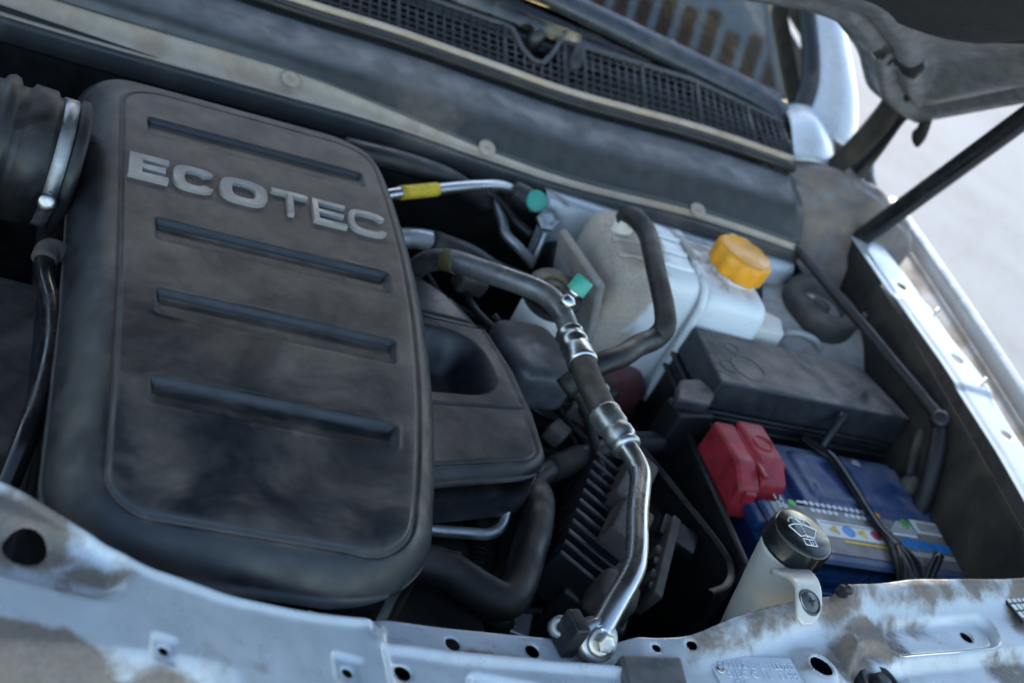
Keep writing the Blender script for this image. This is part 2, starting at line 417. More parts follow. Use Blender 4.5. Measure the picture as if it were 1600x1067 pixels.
# data plate with stamped characters
pm = Matrix.Translation((.345, -.246, -.0285)) @ Matrix.Rotation(math.radians(10), 4, 'Z')
bm = box((.042, -.026, 0), (.086, .058, .0012), bevel=.0004); bmesh.ops.transform(bm, matrix=pm, verts=bm.verts)
bmo('data_plate', bm, M['plate'], support, wn=True)
T = []
for s, x, y in (('L63132  B  L  1LU2G  JE', .006, -.0095), ('S1BC', .010, -.0185), ('C  11', .034, -.0185), ('1 HH', .062, -.0185), ('CH', .012, -.0275)):
    T.append(xf(text_mesh(s, .0088, .0008), pm @ Matrix.Translation((x, y, .0008))))
pd('plate_lettering', *join(*T), M['plate'], support, smooth=False)
pd('rivet', *lathe([(.004, 0), (.004, .001), (.0028, .002), (.0014, .002), (.0014, .0005)], tuple(pm @ Vector((.005, -.012, .0006))), seg=18), M['steel'], support)
# black latch strip, rubber stop, badge, clips on the crossmember
bmo('latch_cover', prism([(.258, -.330), (.312, -.330), (.318, -.252), (.262, -.262)], -.046, -.0265, .003), M['screw'], support, wn=True)
pd('rubber_stop', *lathe([(.022, -.010), (.023, -.002), (.021, .003), (.017, .004), (.016, .001), (.010, .0005), (.009, .006), (.004, .007)], (.520, -.232, -.034), (0.05, -.1, 1), 36), M['rubber'], support)
bg = empty('t', (0, 0, 0), None, None); bpy.data.objects.remove(bg)
bm = box((.722, -.118, -.010), (.034, .036, .003), (0, 0, .3), .002); bmo('grille_badge', bm, M['gloss'], support, wn=True)
BR = []
for i in range(4):
    for j in range(3):
        c = Matrix.Translation((.722, -.118, -.0082)) @ Matrix.Rotation(.3, 4, 'Z') @ Vector((-.0115 + .0075 * i, -.009 + .009 * j, 0))
        b = box(c, (.0048, .0062, .0006), (0, 0, .3), 0); me = bpy.data.meshes.new('q'); b.to_mesh(me); b.free()
        BR.append(([tuple(v.co) for v in me.vertices], [tuple(p.vertices) for p in me.polygons])); bpy.data.meshes.remove(me)
pd('badge_print', *join(*BR), M['labelwhite'], support, smooth=False)
pd('push_clip', *lathe([(.005, 0), (.006, .004), (.003, .008), (.0045, .012), (.001, .014)], (.487, -.166, -.002), (0, -.5, .8), 14), M['black'], support)

# --- cowl
XS = [-.60, -.186, .037, .151, .275, .389, .555, .694]
LZ = [-.050, -.037, -.024, -.018, -.018, -.016, -.002, -.001]
def wav(i): return 0.
fl = [[(x, .447, z - .016) for x, z in zip(XS, LZ)], [(x, .4465, z - .004) for x, z in zip(XS, LZ)], [(x, .450, z) for x, z in zip(XS, LZ)]]
sheet('cowl_lip', *loft([[(x, .452, z - .028) for x, z in zip(XS, LZ)]] + fl, 5, 10), M['cowl'], car)
wid = [.030, .028, .024, .014, .007, .006, .006, .006]
FZ = [.020, .020, .019, .013, .008, .006, .006, .006]
sheet('cowl_flange', *loft([[(x, .4505, z + .001) for x, z in zip(XS, LZ)], [(x, .4505 + w * .55, z + .35 * h) for x, z, w, h in zip(XS, LZ, wid, FZ)],
      [(x, .4505 + w, z + h) for x, z, w, h in zip(XS, LZ, wid, FZ)]], 5, 10), M['flange'], car)
TZ = [.005, .014, .020, .026, .028, .030, .044, .048]
pan = sheet('cowl_panel', *loft([[(x, .4515 + w, z + h - .001) for x, z, w, h in zip(XS, LZ, wid, FZ)],
       [(x, .490, (z + .019) * .55 + t * .45 + .002) for x, z, t in zip(XS, LZ, TZ)],
       [(x, .535, t - .004) for x, t in zip(XS, TZ)], [(x, .552, t) for x, t in zip(XS, TZ)]], 6, 10), M['cowl'], car)
for k, (x, y, z) in enumerate(((.043, .4655, -.010), (.272, .4575, -.008), (.545, .458, .004))):
    pd('push_pin', *lathe([(.010, 0), (.0105, .0015), (.008, .003), (.004, .003), (.0035, .0015), (.001, .0015)], (x, y, z), (0, -.45, .9), 26), M['flange'], pan)
SZ = [z + .006 for z in TZ]
sp = [(x, .563, z) for x, z in zip(XS, SZ)]
pd('cowl_seal', *tube(sp, .0055, 14, 8), M['rubber'], car)
pd('cowl_rim', *tube([(x, .577, z + .006) for x, z in zip(XS, SZ)], .0045, 12, 8), M['flange'], car)
sheet('plenum', *loft([[(x, .552, z - .002) for x, z in zip(XS, TZ)], [(x, .60, z - .045) for x, z in zip(XS, TZ)], [(x, .70, z + .025) for x, z in zip(XS, TZ)]], 3, 6), M['black'], car)
# grille of crossed bars between the rim and the top rail
gx = np.interp
def GB(x): return Vector((x, .580, float(np.interp(x, XS, SZ)) + .006))
def GT(x):
    return Vector((x, .655, float(np.interp(x, [-.6, .0, .283, .375, .553, .711], [.045, .055, .062, .070, .083, .072]))))
def notch(x): return .62 * math.exp(-((x - .338) / .024) ** 4)
bars = []
x = -.30
while x < .700:
    a = GB(x); b = GB(x).lerp(GT(x), 1 - notch(x)); bars.append(tube([a, b], .0017, 6, 1)); x += .0115
for k in range(1, 7):
    t = k / 7
    seg = []
    for x in np.linspace(-.30, .700, 90):
        if t < 1 - notch(x): seg.append(GB(x).lerp(GT(x), t))
        else:
            if len(seg) > 1: bars.append(tube(seg, .0013, 6, 1))
            seg = []
    if len(seg) > 1: bars.append(tube(seg, .0013, 6, 1))
tag(pd('grille_mesh', *join(*bars), M['black'], car), kind='stuff')
for x in (-.05, .16, .296, .375, .402, .482, .560, .640, .696):
    pd('grille_rib', *tube([GB(x), GB(x).lerp(GT(x), 1 - notch(x))], .003, 8, 2), M['black'], car)
pd('grille_rail', *tube([GB(x).lerp(GT(x), 1 - notch(x)) for x in np.linspace(-.30, .700, 80)], .0034, 10, 1), M['cowl'], car)
pd('washer_nozzle', *tube([(.337, .655, .035), (.340, .652, .060), (.345, .650, .074)], [.011, .010, .006], 14, 5), M['black'], car)
pd('grille_clip', *tube([(.389, .628, .040), (.389, .626, .060), (.392, .640, .074)], [.012, .010, .008], 14, 5), M['black'], car)
# windscreen, wiper
wrow = []
for t in (0, .5, 1):
    y = .676 + .744 * t; z = .062 + .424 * t
    w = .765 - .145 * t
    wrow.append([(-w, y + .012, z), (-w * .5, y - .003, z + .002), (0, y - .008, z + .003), (w * .5, y - .003, z + .002), (w, y + .012, z)])
sheet('windscreen', *loft(wrow, 8, 8), M['glass'], car, th=.005)
wb = [[(p[0] * 1.0, p[1] - .012, p[2] - .010) for p in wrow[0]], [(p[0], p[1] + .03, p[2] + .012) for p in wrow[0]]]
sheet('windscreen_edge_band', *loft([[(p[0], p[1] - .012, p[2] - .018) for p in wrow[0]], [(p[0], p[1] + .045, p[2] + .012) for p in wrow[0]]], 3, 8), M['gloss'], car)
pd('wiper_arm', *tube([(.722, .668, .052), (.708, .690, .070), (.660, .700, .079), (.562, .702, .086), (.435, .706, .095), (.30, .712, .102), (.10, .725, .112)], [.012, .021, .021, .020, .018, .015, .010], 18, 8, flat=.7), M['wiper'], car)
pd('wiper_blade', *tube([(.66, .715, .087), (.45, .722, .096), (.1, .735, .106)], [.006, .007, .007], 10, 6), M['rubber'], car)
# dashboard behind the glass
sheet('dashboard', *loft([[(-.74, .74, .04), (0, .72, .04), (.74, .74, .04)], [(-.74, 1.05, .05), (0, 1.05, .07), (.74, 1.05, .05)], [(-.74, 1.25, -.10), (0, 1.25, -.1), (.74, 1.25, -.1)]], 5, 5), M['dash'], car)
# pillars, roof, side
for s in (-1, 1):
    sheet('pillar', *loft([[(s * .735, .690, .068), (s * .79, .66, .075), (s * .845, .68, .055), (s * .865, .72, .03)],
                           [(s * .752, .79, .132), (s * .80, .775, .145), (s * .845, .79, .125), (s * .860, .82, .09)],
                           [(s * .70, 1.08, .295), (s * .745, 1.07, .305), (s * .785, 1.09, .285), (s * .80, 1.12, .25)],
                           [(s * .615, 1.42, .485), (s * .655, 1.42, .49), (s * .69, 1.44, .475), (s * .71, 1.46, .44)]], 8, 6), M['paintclean'], car, th=.003)
    sheet('door_panel', *loft([[(s * .86, .66, .06), (s * .87, 1.6, .10), (s * .86, 2.9, .12)], [(s * .925, .66, -.05), (s * .935, 1.6, -.05), (s * .92, 2.9, -.05)],
                              [(s * .93, .66, -.45), (s * .94, 1.6, -.45), (s * .92, 2.9, -.4)], [(s * .88, .66, -.72), (s * .89, 1.6, -.72), (s * .88, 2.9, -.7)]], 6, 6), M['paintclean'], car, th=.003)
sheet('roof', *loft([[(-.67, 1.34, .462), (0, 1.33, .480), (.67, 1.34, .462)], [(-.66, 1.5, .497), (0, 1.5, .520), (.66, 1.5, .497)], [(-.66, 2.1, .545), (0, 2.1, .575), (.66, 2.1, .545)], [(-.64, 2.9, .50), (0, 2.95, .53), (.64, 2.9, .50)]], 6, 6), M['paintclean'], car, th=.004)
pd('pillar_trim', *tube([(.742, .695, .078), (.757, .79, .140), (.71, 1.06, .30), (.63, 1.42, .488)], [.014, .014, .013, .012], 12, 6, flat=.6), M['black'], car)
M_tint = M['gloss']
for sx in (-1, 1):
    sheet('side_window', *loft([[(sx * .855, .80, .085), (sx * .865, 1.6, .115), (sx * .855, 2.9, .125)], [(sx * .80, 1.12, .28), (sx * .80, 1.6, .34), (sx * .79, 2.85, .34)],
          [(sx * .66, 1.43, .475), (sx * .665, 2.1, .54), (sx * .65, 2.9, .50)]], 5, 6), M_tint, car, th=.004)
sheet('tailgate', *loft([[(-.64, 2.9, .50), (0, 2.95, .53), (.64, 2.9, .50)], [(-.85, 3.0, .12), (0, 3.08, .12), (.85, 3.0, .12)], [(-.88, 3.0, -.70), (0, 3.08, -.70), (.88, 3.0, -.70)]], 5, 6), M['paintclean'], car, th=.004)
sheet('cabin_floor', *loft([[(-.88, .66, -.60), (.88, .66, -.60)], [(-.88, 3.0, -.60), (.88, 3.0, -.60)]], 2, 2), M['dash'], car)
# rear corner gusset by the hinge, plastic cowl end
def rough(V, a, sc):
    V = np.array(V, float); s = np.sin(V[:, 0] * sc + 1.3 * np.sin(V[:, 1] * sc * .7)) * np.cos(V[:, 1] * sc * 1.2 + V[:, 2] * sc)
    V[:, 2] += a * s; return V
v, f = loft([[(.690, .60, .052), (.735, .605, .058), (.78, .608, .060), (.83, .605, .056), (.885, .60, .035)],
             [(.690, .565, .050), (.735, .56, .058), (.78, .565, .064), (.83, .56, .056), (.888, .555, .034)],
             [(.690, .525, .036), (.735, .52, .030), (.78, .52, .028), (.83, .52, .030), (.885, .52, .024)],
             [(.690, .490, .012), (.735, .485, .000), (.78, .485, -.004), (.82, .485, .004), (.86, .49, .012)],
             [(.690, .462, -.012), (.735, .45, -.035), (.78, .45, -.045), (.80, .45, -.04), (.83, .46, -.01)]], 7, 7)
sheet('corner_gusset', rough(v, .005, 80), f, M['gusset'], car, th=.002)
sheet('cowl_end_trim', *loft([[(.702, .585, .058), (.735, .588, .064), (.765, .595, .060)], [(.708, .650, .078), (.742, .65, .090), (.785, .65, .070)],
                              [(.715, .705, .080), (.750, .705, .092), (.80, .70, .075)]], 6, 6), M['paintclean'], car)
# fender (right in view, left of car), channel, flange, apron
ys = [.66, .50, .30, .10, -.10, -.30]
def col_(x, z, dx=0, dz=0): return [(x + dx * i, y, z - .004 * i * i * .4 + dz * i) for i, y in enumerate(ys)]
for s in (-1, 1):
    def mir(rows): return [[(s * p[0], p[1], p[2]) for p in r] for r in rows]
    sheet('fender', *loft(mir([col_(.912, -.03), col_(.913, .018), col_(.918, .0285), col_(.930, .026), col_(.952, .0), col_(.975, -.07), col_(.985, -.30)]), 6, 5), M['paintclean'], car, th=.0015)
    sheet('fender_channel', *loft(mir([col_(.836, .0175), col_(.846, .006), col_(.866, .002), col_(.886, .010), col_(.893, .017), col_(.895, -.02)]), 5, 5), M['apron'] if False else M['paintdusty'], car)
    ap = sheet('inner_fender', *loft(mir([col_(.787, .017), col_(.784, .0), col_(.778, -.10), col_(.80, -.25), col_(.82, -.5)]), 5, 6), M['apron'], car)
# flange with holes
xs = np.arange(.786, .8385, .0016); yy = np.arange(-.08, .505, .0016)
Yg, Xg = np.meshgrid(yy, xs)
Zg = .0205 - .002 * (1 - sst(.006, .012, Xg - .786)) - .010 * np.interp(Yg, [-.1, .2, .5], [1, .35, 0]) + .0025 * (sst(.20, .215, Yg) - sst(.37, .385, Yg)) 
Xg2 = Xg + np.interp(Yg, [-.1, .1, .25, .4, .5], [.0, .012, .010, .0, -.004]) + .0025 * np.sin(Yg * 34) * (Xg - .786) / .05
V, F, _ = grid(Xg2, Yg, Zg)
keep = np.ones(len(F), bool)
for cx, cy, r in ((.815, .405, .007), (.826, .262, .0085), (.830, .135, .0065), (.822, .02, .006)):
    q = np.hypot(V[:, 0] - cx, V[:, 1] - cy); keep &= ~(q[F] < r).any(1)
    s_ = (q < r + .0022) & (q >= r); V[s_, 0] = cx + (V[s_, 0] - cx) * r / q[s_]; V[s_, 1] = cy + (V[s_, 1] - cy) * r / q[s_]
F = F[keep][:, ::-1]
sheet('fender_flange', V, F, M['paintclean'], car)
for y in (.36, .225, .08):
    pd('flange_stud', *tube([(.842, y, .016), (.846, y + .002, .028)], .0022, 8, 2), M['steel'], car)
# bulkhead, floor
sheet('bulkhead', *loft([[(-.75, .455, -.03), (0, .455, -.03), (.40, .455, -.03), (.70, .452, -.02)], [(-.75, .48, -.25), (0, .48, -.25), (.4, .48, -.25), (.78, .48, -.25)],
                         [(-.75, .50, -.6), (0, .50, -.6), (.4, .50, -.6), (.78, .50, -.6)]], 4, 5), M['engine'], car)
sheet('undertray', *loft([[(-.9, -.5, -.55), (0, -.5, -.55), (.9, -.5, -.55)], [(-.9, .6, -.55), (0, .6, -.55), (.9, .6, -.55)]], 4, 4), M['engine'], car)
sheet('front_panel', *loft([[(-.9, -.30, -.05), (-.2, -.40, -.06), (.2, -.41, -.06), (.9, -.22, -.05)], [(-.9, -.33, -.6), (-.2, -.45, -.6), (.2, -.46, -.6), (.9, -.26, -.6)]], 4, 5), M['paintclean'], car)
# silver scuttle rail and strut tower at the rear right
sheet('scuttle_rail', *loft([[(.352, .452, -.028), (.42, .452, -.026), (.50, .450, -.024), (.58, .450, -.022), (.69, .455, -.018)],
                             [(.352, .436, -.026), (.42, .430, -.024), (.50, .432, -.022), (.58, .432, -.020), (.69, .440, -.016)],
                             [(.354, .428, -.040), (.42, .420, -.042), (.50, .424, -.040), (.58, .424, -.038), (.69, .432, -.034)],
                             [(.360, .424, -.10), (.42, .418, -.10), (.50, .422, -.10), (.58, .424, -.10), (.69, .43, -.10)]], 5, 7), M['paint'], car)
for x, z in ((.470, -.030), (.548, -.034), (.60, -.036)):
    pd('rail_grommet', *lathe([(.012, -.004), (.013, .003), (.011, .006), (.007, .006), (.006, .0)], (x, .430, z), (0, -.8, .6), 22), M['rubber'], car)
tw = pd('strut_tower', *loft([[(.655, .42, -.045), (.70, .445, -.035), (.76, .45, -.032), (.82, .43, -.04)],
                            [(.645, .385, -.05), (.70, .395, -.036), (.77, .395, -.034), (.832, .38, -.045)],
                            [(.640, .350, -.062), (.70, .350, -.050), (.77, .345, -.050), (.838, .335, -.065)],
                            [(.640, .325, -.10), (.70, .315, -.085), (.77, .308, -.085), (.835, .300, -.10)],
                            [(.640, .315, -.20), (.70, .300, -.20), (.77, .295, -.20), (.83, .29, -.20)]], 7, 7), M['paintdusty'], car)
pd('strut_mount', *lathe([(.050, -.03), (.050, .012), (.046, .020), (.038, .021), (.030, .018), (.029, .004), (.012, .002), (.011, .012), (.006, .014)], (.722, .392, -.040), (0, -.05, 1), 40), M['dustyrubber'], tw)
pd('tower_bracket', *tube([(.655, .345, -.085), (.660, .337, -.055), (.676, .335, -.046), (.700, .334, -.048), (.712, .334, -.060), (.716, .334, -.08)], .004, 8, 5), M['paintdusty'], tw)
for x, y in ((.700, .388), (.782, .388)):
    pd('mount_nut', *lathe([(.008, 0), (.008, .006), (.005, .007), (.005, .014), (.003, .015)], (x, y, -.036), seg=6), M['steel'], tw, smooth=False)
# bonnet
HA = math.radians(37)
def HP(x, s, d=0): return (x, .571 - s * math.cos(HA) + d * math.sin(HA), .185 + s * math.sin(HA) + d * math.cos(HA))
RX = [0, .30, .40, .45, .52, .582, .658, .698, .75, .80, .832]; RS = [.06, .06, .09, .125, .180, .140, .080, .020, -.015, -.030, -.03]
xs = np.concatenate([np.linspace(-.832, .40, 60), np.linspace(.41, .832, 90)])
ts = np.linspace(0, 1, 150)
Tt, Xx = np.meshgrid(ts, xs)
_xx = np.linspace(0, .832, 400); _rr = np.convolve(np.pad(np.interp(_xx, RX, RS), 20, mode='edge'), np.ones(41) / 41, 'valid')
rs = np.interp(np.abs(Xx), _xx, _rr); fs = 1.02 - .16 * Xx ** 2
S = rs + (fs - rs) * Tt
edge = np.minimum(np.minimum((.832 - np.abs(Xx)), (S - rs) * .9), fs - S)
D = -.004 - .022 * sst(.012, .035, edge) + .020 * sst(.085, .12, edge) * (1 - .0 * S)
D += .010 * np.exp(-((edge - .06) / .008) ** 2)
P = np.array([HP(0, 0)]); cy, sy = math.cos(HA), math.sin(HA)
def hood_grid(Dd): return grid(Xx, .571 - S * cy + Dd * sy, .185 + S * sy + Dd * cy)
Vo, Fo, _ = hood_grid(.018 * sst(-.005, .05, edge) + .004)
hood = sheet('bonnet', Vo, Fo[:, ::-1], M['paintclean'], car, th=.0012)
V, F, _ = hood_grid(D)
keep = np.ones(len(F), bool)
sv = S.reshape(-1); xv = Xx.reshape(-1)
for cx, cs, a, b in ((.622, .165, .010, .008), (.668, .150, .020, .012), (.745, .30, .02, .03)):
    q = np.hypot((xv - cx) / a, (sv - cs) / b); keep &= ~(q[F] < 1).any(1)
inner = sheet('inner_panel', V, F[keep], M['inner'], hood, th=.001)
pd('hood_hinge', *tube([(.765, .60, .050), (.772, .588, .100), (.770, .572, .150), (.755, .548, .195), (.735, .50, .225)], [.016, .018, .020, .017, .012], 14, 6, flat=.6), M['apron'], car)
pd('hinge_bracket', *tube([(.800, .605, .055), (.806, .600, .105), (.800, .585, .160), (.795, .565, .178)], [.020, .016, .013, .010], 12, 6, flat=.45), M['black'], car)
pd('latch_hook', *tube([HP(.80, .030, -.01), HP(.805, .018, -.035), HP(.812, .0, -.040)], [.010, .011, .012], 12, 5, flat=.5), M['apron'], car)
pd('gas_strut', *tube([(.800, .513, .008), (.800, .455, .128), (.800, .449, .140), (.800, .345, .352)], [.0125, .0125, .0125, .0125], 20, 6), M['gloss'], car)
pd('strut_foot', *tube([(.792, .508, -.030), (.797, .512, -.005), (.800, .508, .020)], [.020, .019, .014], 16, 5), M['black'], car)

# ------------------------------------------------------------------ generic domed cover
def dome_cover(x0, x1, y0, y1, radii, rnd, nx, ny, warp, relief, depth):
    """rounded-outline heightfield with rolled edges and a skirt; radii=(rl, rr, fr, fl)"""
    hx, hy = (x1 - x0) / 2, (y1 - y0) / 2; cx, cy = (x0 + x1) / 2, (y0 + y1) / 2
    U = np.linspace(-hx, hx, nx); Vv = np.linspace(-hy, hy, ny); Yg, Xg = np.meshgrid(Vv, U)
    Xo, Yo = Xg.copy(), Yg.copy(); SD = np.maximum(np.abs(Xg) - hx, np.abs(Yg) - hy)
    for (sx, sy_, r) in ((-1, 1, radii[0]), (1, 1, radii[1]), (1, -1, radii[2]), (-1, -1, radii[3])):
        qx = sx * Xg - (hx - r); qy = sy_ * Yg - (hy - r); m = (qx > 0) & (qy > 0)
        a, b = qx[m] / r, qy[m] / r
        a2, b2 = a * np.sqrt(1 - b * b / 2), b * np.sqrt(1 - a * a / 2)
        Xo[m] = sx * (hx - r + a2 * r); Yo[m] = sy_ * (hy - r + b2 * r); SD[m] = np.hypot(a2, b2) * r - r
    d = np.clip(-SD, 0, rnd); z = -rnd + np.sqrt(np.maximum(rnd ** 2 - (rnd - d) ** 2, 0))
    X, Y = Xo + cx, Yo + cy
    Z = z + relief(X, Y, -SD)
    X, Y, Z = warp(X, Y, Z)
    V, F, idx = grid(X, Y, Z)
    loop = list(idx[0, :]) + list(idx[1:, -1]) + list(idx[-1, -2::-1]) + list(idx[-2:0:-1, 0])
    c = np.array([X.mean(), Y.mean()]); n = len(V); low = V[loop].copy(); low[:, 2] -= depth
    low[:, :2] += (low[:, :2] - c) * .02
    mid = V[loop].copy(); mid[:, 2] -= depth * .5; mid[:, :2] += (mid[:, :2] - c) * .01
    V = np.vstack([V, mid, low]); k = len(loop); F = [tuple(q) for q in F]
    for i in range(k):
        j = (i + 1) % k
        F.append((loop[j], loop[i], n + i, n + j)); F.append((n + j, n + i, n + k + i, n + k + j))
    return V, F

def padw(X, Y, Z):
    d = -.010 - Z * .6
    d = -.022 - Z
    return X, .571 - Y * cy + d * sy, .185 + Y * sy + d * cy
V, F = dome_cover(-.69, .69, .235, .86, (.12, .12, .12, .12), .012, 60, 40, padw, lambda X, Y, e: np.zeros_like(X), .004)
pd('insulation_pad', V, F, M['fabric'], hood)

GROOVE = []
# main engine cover -------------------------------------------------
ec = empty('engine_cover', (-.02, .04, -.12), 'large dusty black plastic engine cover with raised silver lettering and four ribs', 'engine cover')
def bxl(v): return -.1228 - .0098 * sst(-.10, .38, v)
def bxr(v): return .1212 - .29 * (v - .12) ** 2
# straight local space: bead edges at x=-.1 and x=+.1
def cw(X, Y, Z):
    l, r = bxl(Y), bxr(Y); t = (X + .1) / .2
    Xw = np.where(t < 0, l + (X + .1), np.where(t > 1, r + (X - .1), l + (r - l) * t))
    return Xw, Y, Z + .058 * (Xw + .12)
def crel(X, Y, e):
    z = np.zeros_like(X)
    d = sdrr(X, Y, 0, .037, .1, .283, .034); GROOVE.append(.34 * np.exp(-((d + .0004) / .0013) ** 2))                       # bead line: a step and a fine groove
    z += -.0035 * np.exp(-(d / .0016) ** 2) - .0012 * sst(-.002, .003, d) - .006 * sst(.0, .035, d)
    for (a, b, y0, y1) in ((-.082, .0845, .240, .267), (-.078, .085, .065, .098), (-.077, .084, -.034, -.001), (-.078, .083, -.139, -.110)):
        d = sdrr(X, Y, (a + b) / 2, (y0 + y1) / 2, (b - a) / 2, (y1 - y0) / 2, .004)
        ins = (1 - sst(-.0050, .0012, d)); h = y1 - y0
        z -= ins * (.0040 + .0022 * sst(y0 + .3 * h, y1 - .1 * h, Y))
        z += .0011 * np.exp(-((d - .0015) / .002) ** 2)
    z += .004 * np.cos((Y - .05) / .33 * 1.4) - .004
    return z
V, F = dome_cover(-.134, .126, -.267, .372, (.046, .058, .075, .072), .036, 190, 420, cw, crel, .10)
shell = pd('shell', V, F, M['cover'], ec)
ga = np.zeros(len(V), np.float32); ga[:GROOVE[0].size] = GROOVE[0].reshape(-1)
at = shell.data.attributes.new('dirt', 'FLOAT', 'POINT'); at.data.foreach_set('value', ga)
# letters
def ringl(w, h, t, a0=0, a1=360, n=48, p=3.0):
    vo = []; vi = []
    full = (a1 - a0) >= 360
    A = np.radians(np.linspace(a0, a1, n + 1))[: n if full else n + 1]
    def se(a, rx, ry):
        c, s = math.cos(a), math.sin(a); r = (abs(c) ** p + abs(s) ** p) ** (-1 / p); return (rx * r * c, ry * r * s)
    for a in A:
        vo.append(se(a, w / 2, h / 2)); vi.append(se(a, w / 2 - t[0], h / 2 - t[1]))
    k = len(A); V2 = vo + vi; F2 = []
    for i in range(k if full else k - 1):
        j = (i + 1) % k; F2.append((i, j, k + j, k + i))
    return [(x + w / 2, y + h / 2) for x, y in V2], F2
def polyl(p): return p, [tuple(range(len(p)))]
H = .037
def E_(w, s, b): 
    m0 = H / 2 - b / 2; m1 = H / 2 + b / 2
    return [(0, 0), (w, 0), (w, b), (s, b), (s, m0), (w * .93, m0), (w * .93, m1), (s, m1), (s, H - b), (w, H - b), (w, H), (0, H)], \
           [(0, 1, 2, 3), (0, 3, 4, 7, 8, 11), (4, 5, 6, 7), (8, 9, 10, 11)]
def T_(w, s, b):
    a, c = w / 2 - s / 2, w / 2 + s / 2
    return [(a, 0), (c, 0), (c, H - b), (w, H - b), (w, H), (0, H), (0, H - b), (a, H - b)], [(0, 1, 2, 7), (7, 2, 3, 4, 5, 6)]
LET = [(-.1235, E_(.0340, .0118, .0076)), (-.0858, ringl(.0370, H, (.0100, .0066), 36, 324)), (-.0448, ringl(.0420, H, (.0105, .0066))),
       (.0015, T_(.0335, .0056, .0050)), (.0388, E_(.0310, .0056, .0050)), (.0720, ringl(.0370, H, (.0056, .0048), 34, 326))]
for x0, (v2, f2) in LET:
    v, f = ex2d(v2, f2, -.003, .0034)
    sh = math.radians(0)
    v = [(x + x0, y + .1515, z + .058 * (x + x0 + .12) + .0006) for x, y, z in v]
    bm = bmesh.new(); vs = [bm.verts.new(q) for q in v]
    for q in f: bm.faces.new([vs[i] for i in q])
    o = bmo('letter', bm, M['letter'], ec, smooth=False)
    bv = o.modifiers.new('bevel', 'BEVEL'); bv.width = .0006; bv.segments = 2; bv.limit_method = 'ANGLE'

# lower side cover ---------------------------------------------------
sc = empty('engine_side_cover', (.2, .06, -.2), 'lower black plastic engine cover with deep oval well, beside the large cover', 'engine cover')
def sw(X, Y, Z):
    t = (Y + .064) / .30
    xr = np.interp(Y, [-.08, -.03, .03, .10, .16, .22, .25], [.280, .281, .280, .272, .256, .226, .20])
    u = (X - .05) / .20; Xw = .05 + u * (xr - .05)
    return Xw, Y + .42 * (Xw - .163) * np.clip(1 - t, 0, 1), Z - .060
def srel(X, Y, e):
    z = np.zeros_like(X)
    d = np.hypot((X - .180) / 1.0, (Y - .098) / 1.15); 
    d = sdrr(X, Y, .168, .098, .052, .050, .030); z -= .038 * (1 - sst(-.026, .004, d))
    z -= .0025 * np.exp(-((e - .013) / .0014) ** 2)
    for y in (.030, .165, .178): z -= .003 * np.exp(-((Y - y) / .0016) ** 2) * sst(.012, .018, e)
    z -= .004 * sst(.165, .172, Y)
    return z
V, F = dome_cover(.05, .25, -.064, .262, (.03, .06, .03, .03), .016, 130, 210, sw, srel, .040)
pd('shell', V, F, M['cover2'], sc)
pd('well_plug', *lathe([(.010, 0), (.010, .012), (.007, .015), (.003, .0155)], (.165, .085, -.103), (0, 0, 1), 20), M['black'], sc)

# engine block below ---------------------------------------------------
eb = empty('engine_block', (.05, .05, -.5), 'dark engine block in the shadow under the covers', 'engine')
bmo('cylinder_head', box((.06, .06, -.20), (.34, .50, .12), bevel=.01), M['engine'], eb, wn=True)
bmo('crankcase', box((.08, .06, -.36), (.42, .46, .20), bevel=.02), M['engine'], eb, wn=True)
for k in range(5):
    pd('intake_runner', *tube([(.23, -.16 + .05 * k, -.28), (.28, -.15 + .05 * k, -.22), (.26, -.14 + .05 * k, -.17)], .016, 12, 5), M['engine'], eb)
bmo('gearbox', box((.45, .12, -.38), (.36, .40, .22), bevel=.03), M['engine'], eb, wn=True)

# ------------------------------------------------------------------ intake hose with clamp (left)
ih = empty('intake_hose', (-.24, .17, -.10), 'ribbed black rubber intake hose with bright metal clamp band', 'hose')
HC = (.190, -.030)
def ring_prof(pts): return [(r, -x) for x, r in pts]
AX = (-1, 0, 0)
prof = [(-.172, .088), (-.175, .096), (-.181, .097), (-.183, .091), (-.200, .091), (-.203, .0985), (-.221, .0985), (-.224, .091), (-.231, .0905),
        (-.234, .100), (-.239, .103), (-.244, .100), (-.247, .092), (-.262, .092), (-.268, .102), (-.276, .103), (-.282, .092), (-.300, .091), (-.31, .102), (-.325, .102), (-.34, .09), (-.42, .09)]
pd('bellows', *lathe([(r * .60, -x - .172) for x, r in prof], (-.160, HC[0], HC[1]), AX, 64), M['rubber'], ih)
cl = pd('clamp_band', *lathe([(.0550, 0), (.0562, 0), (.0562, .0120), (.0550, .0120)], (-.1725, HC[0], HC[1]), AX, 64, closed=False), M['alud'], ih)
pd('clamp_screw', *lathe([(.007, -.004), (.008, .008), (.006, .011), (.002, .011)], (-.178, HC[0] - .058, HC[1] - .004), (-.2, -.8, .4), 16), M['steel'], cl)

bh = empty('breather_hose', (-.165, -.04, -.12), 'thin curved black breather hose with elbow fitting, left of the large cover', 'hose')
pd('hose', *tube([(-.172, .066, -.047), (-.170, .045, -.050), (-.162, .010, -.050), (-.158, -.03, -.052), (-.160, -.085, -.055), (-.166, -.135, -.062), (-.172, -.17, -.085)], [.0085, .0080, .0085, .0088, .0085, .0085, .0085], 16, 8), M['gloss'], bh)
pd('elbow', *tube([(-.173, .064, -.045), (-.171, .074, -.042), (-.160, .079, -.044), (-.140, .080, -.048)], [.0105, .010, .0085, .0085], 16, 6), M['brown'], bh)
pd('fitting_collar', *lathe([(.0125, 0), (.0125, .010), (.010, .012)], (-.153, .079, -.046), (1, 0, -.1), 20), M['brown'], bh)

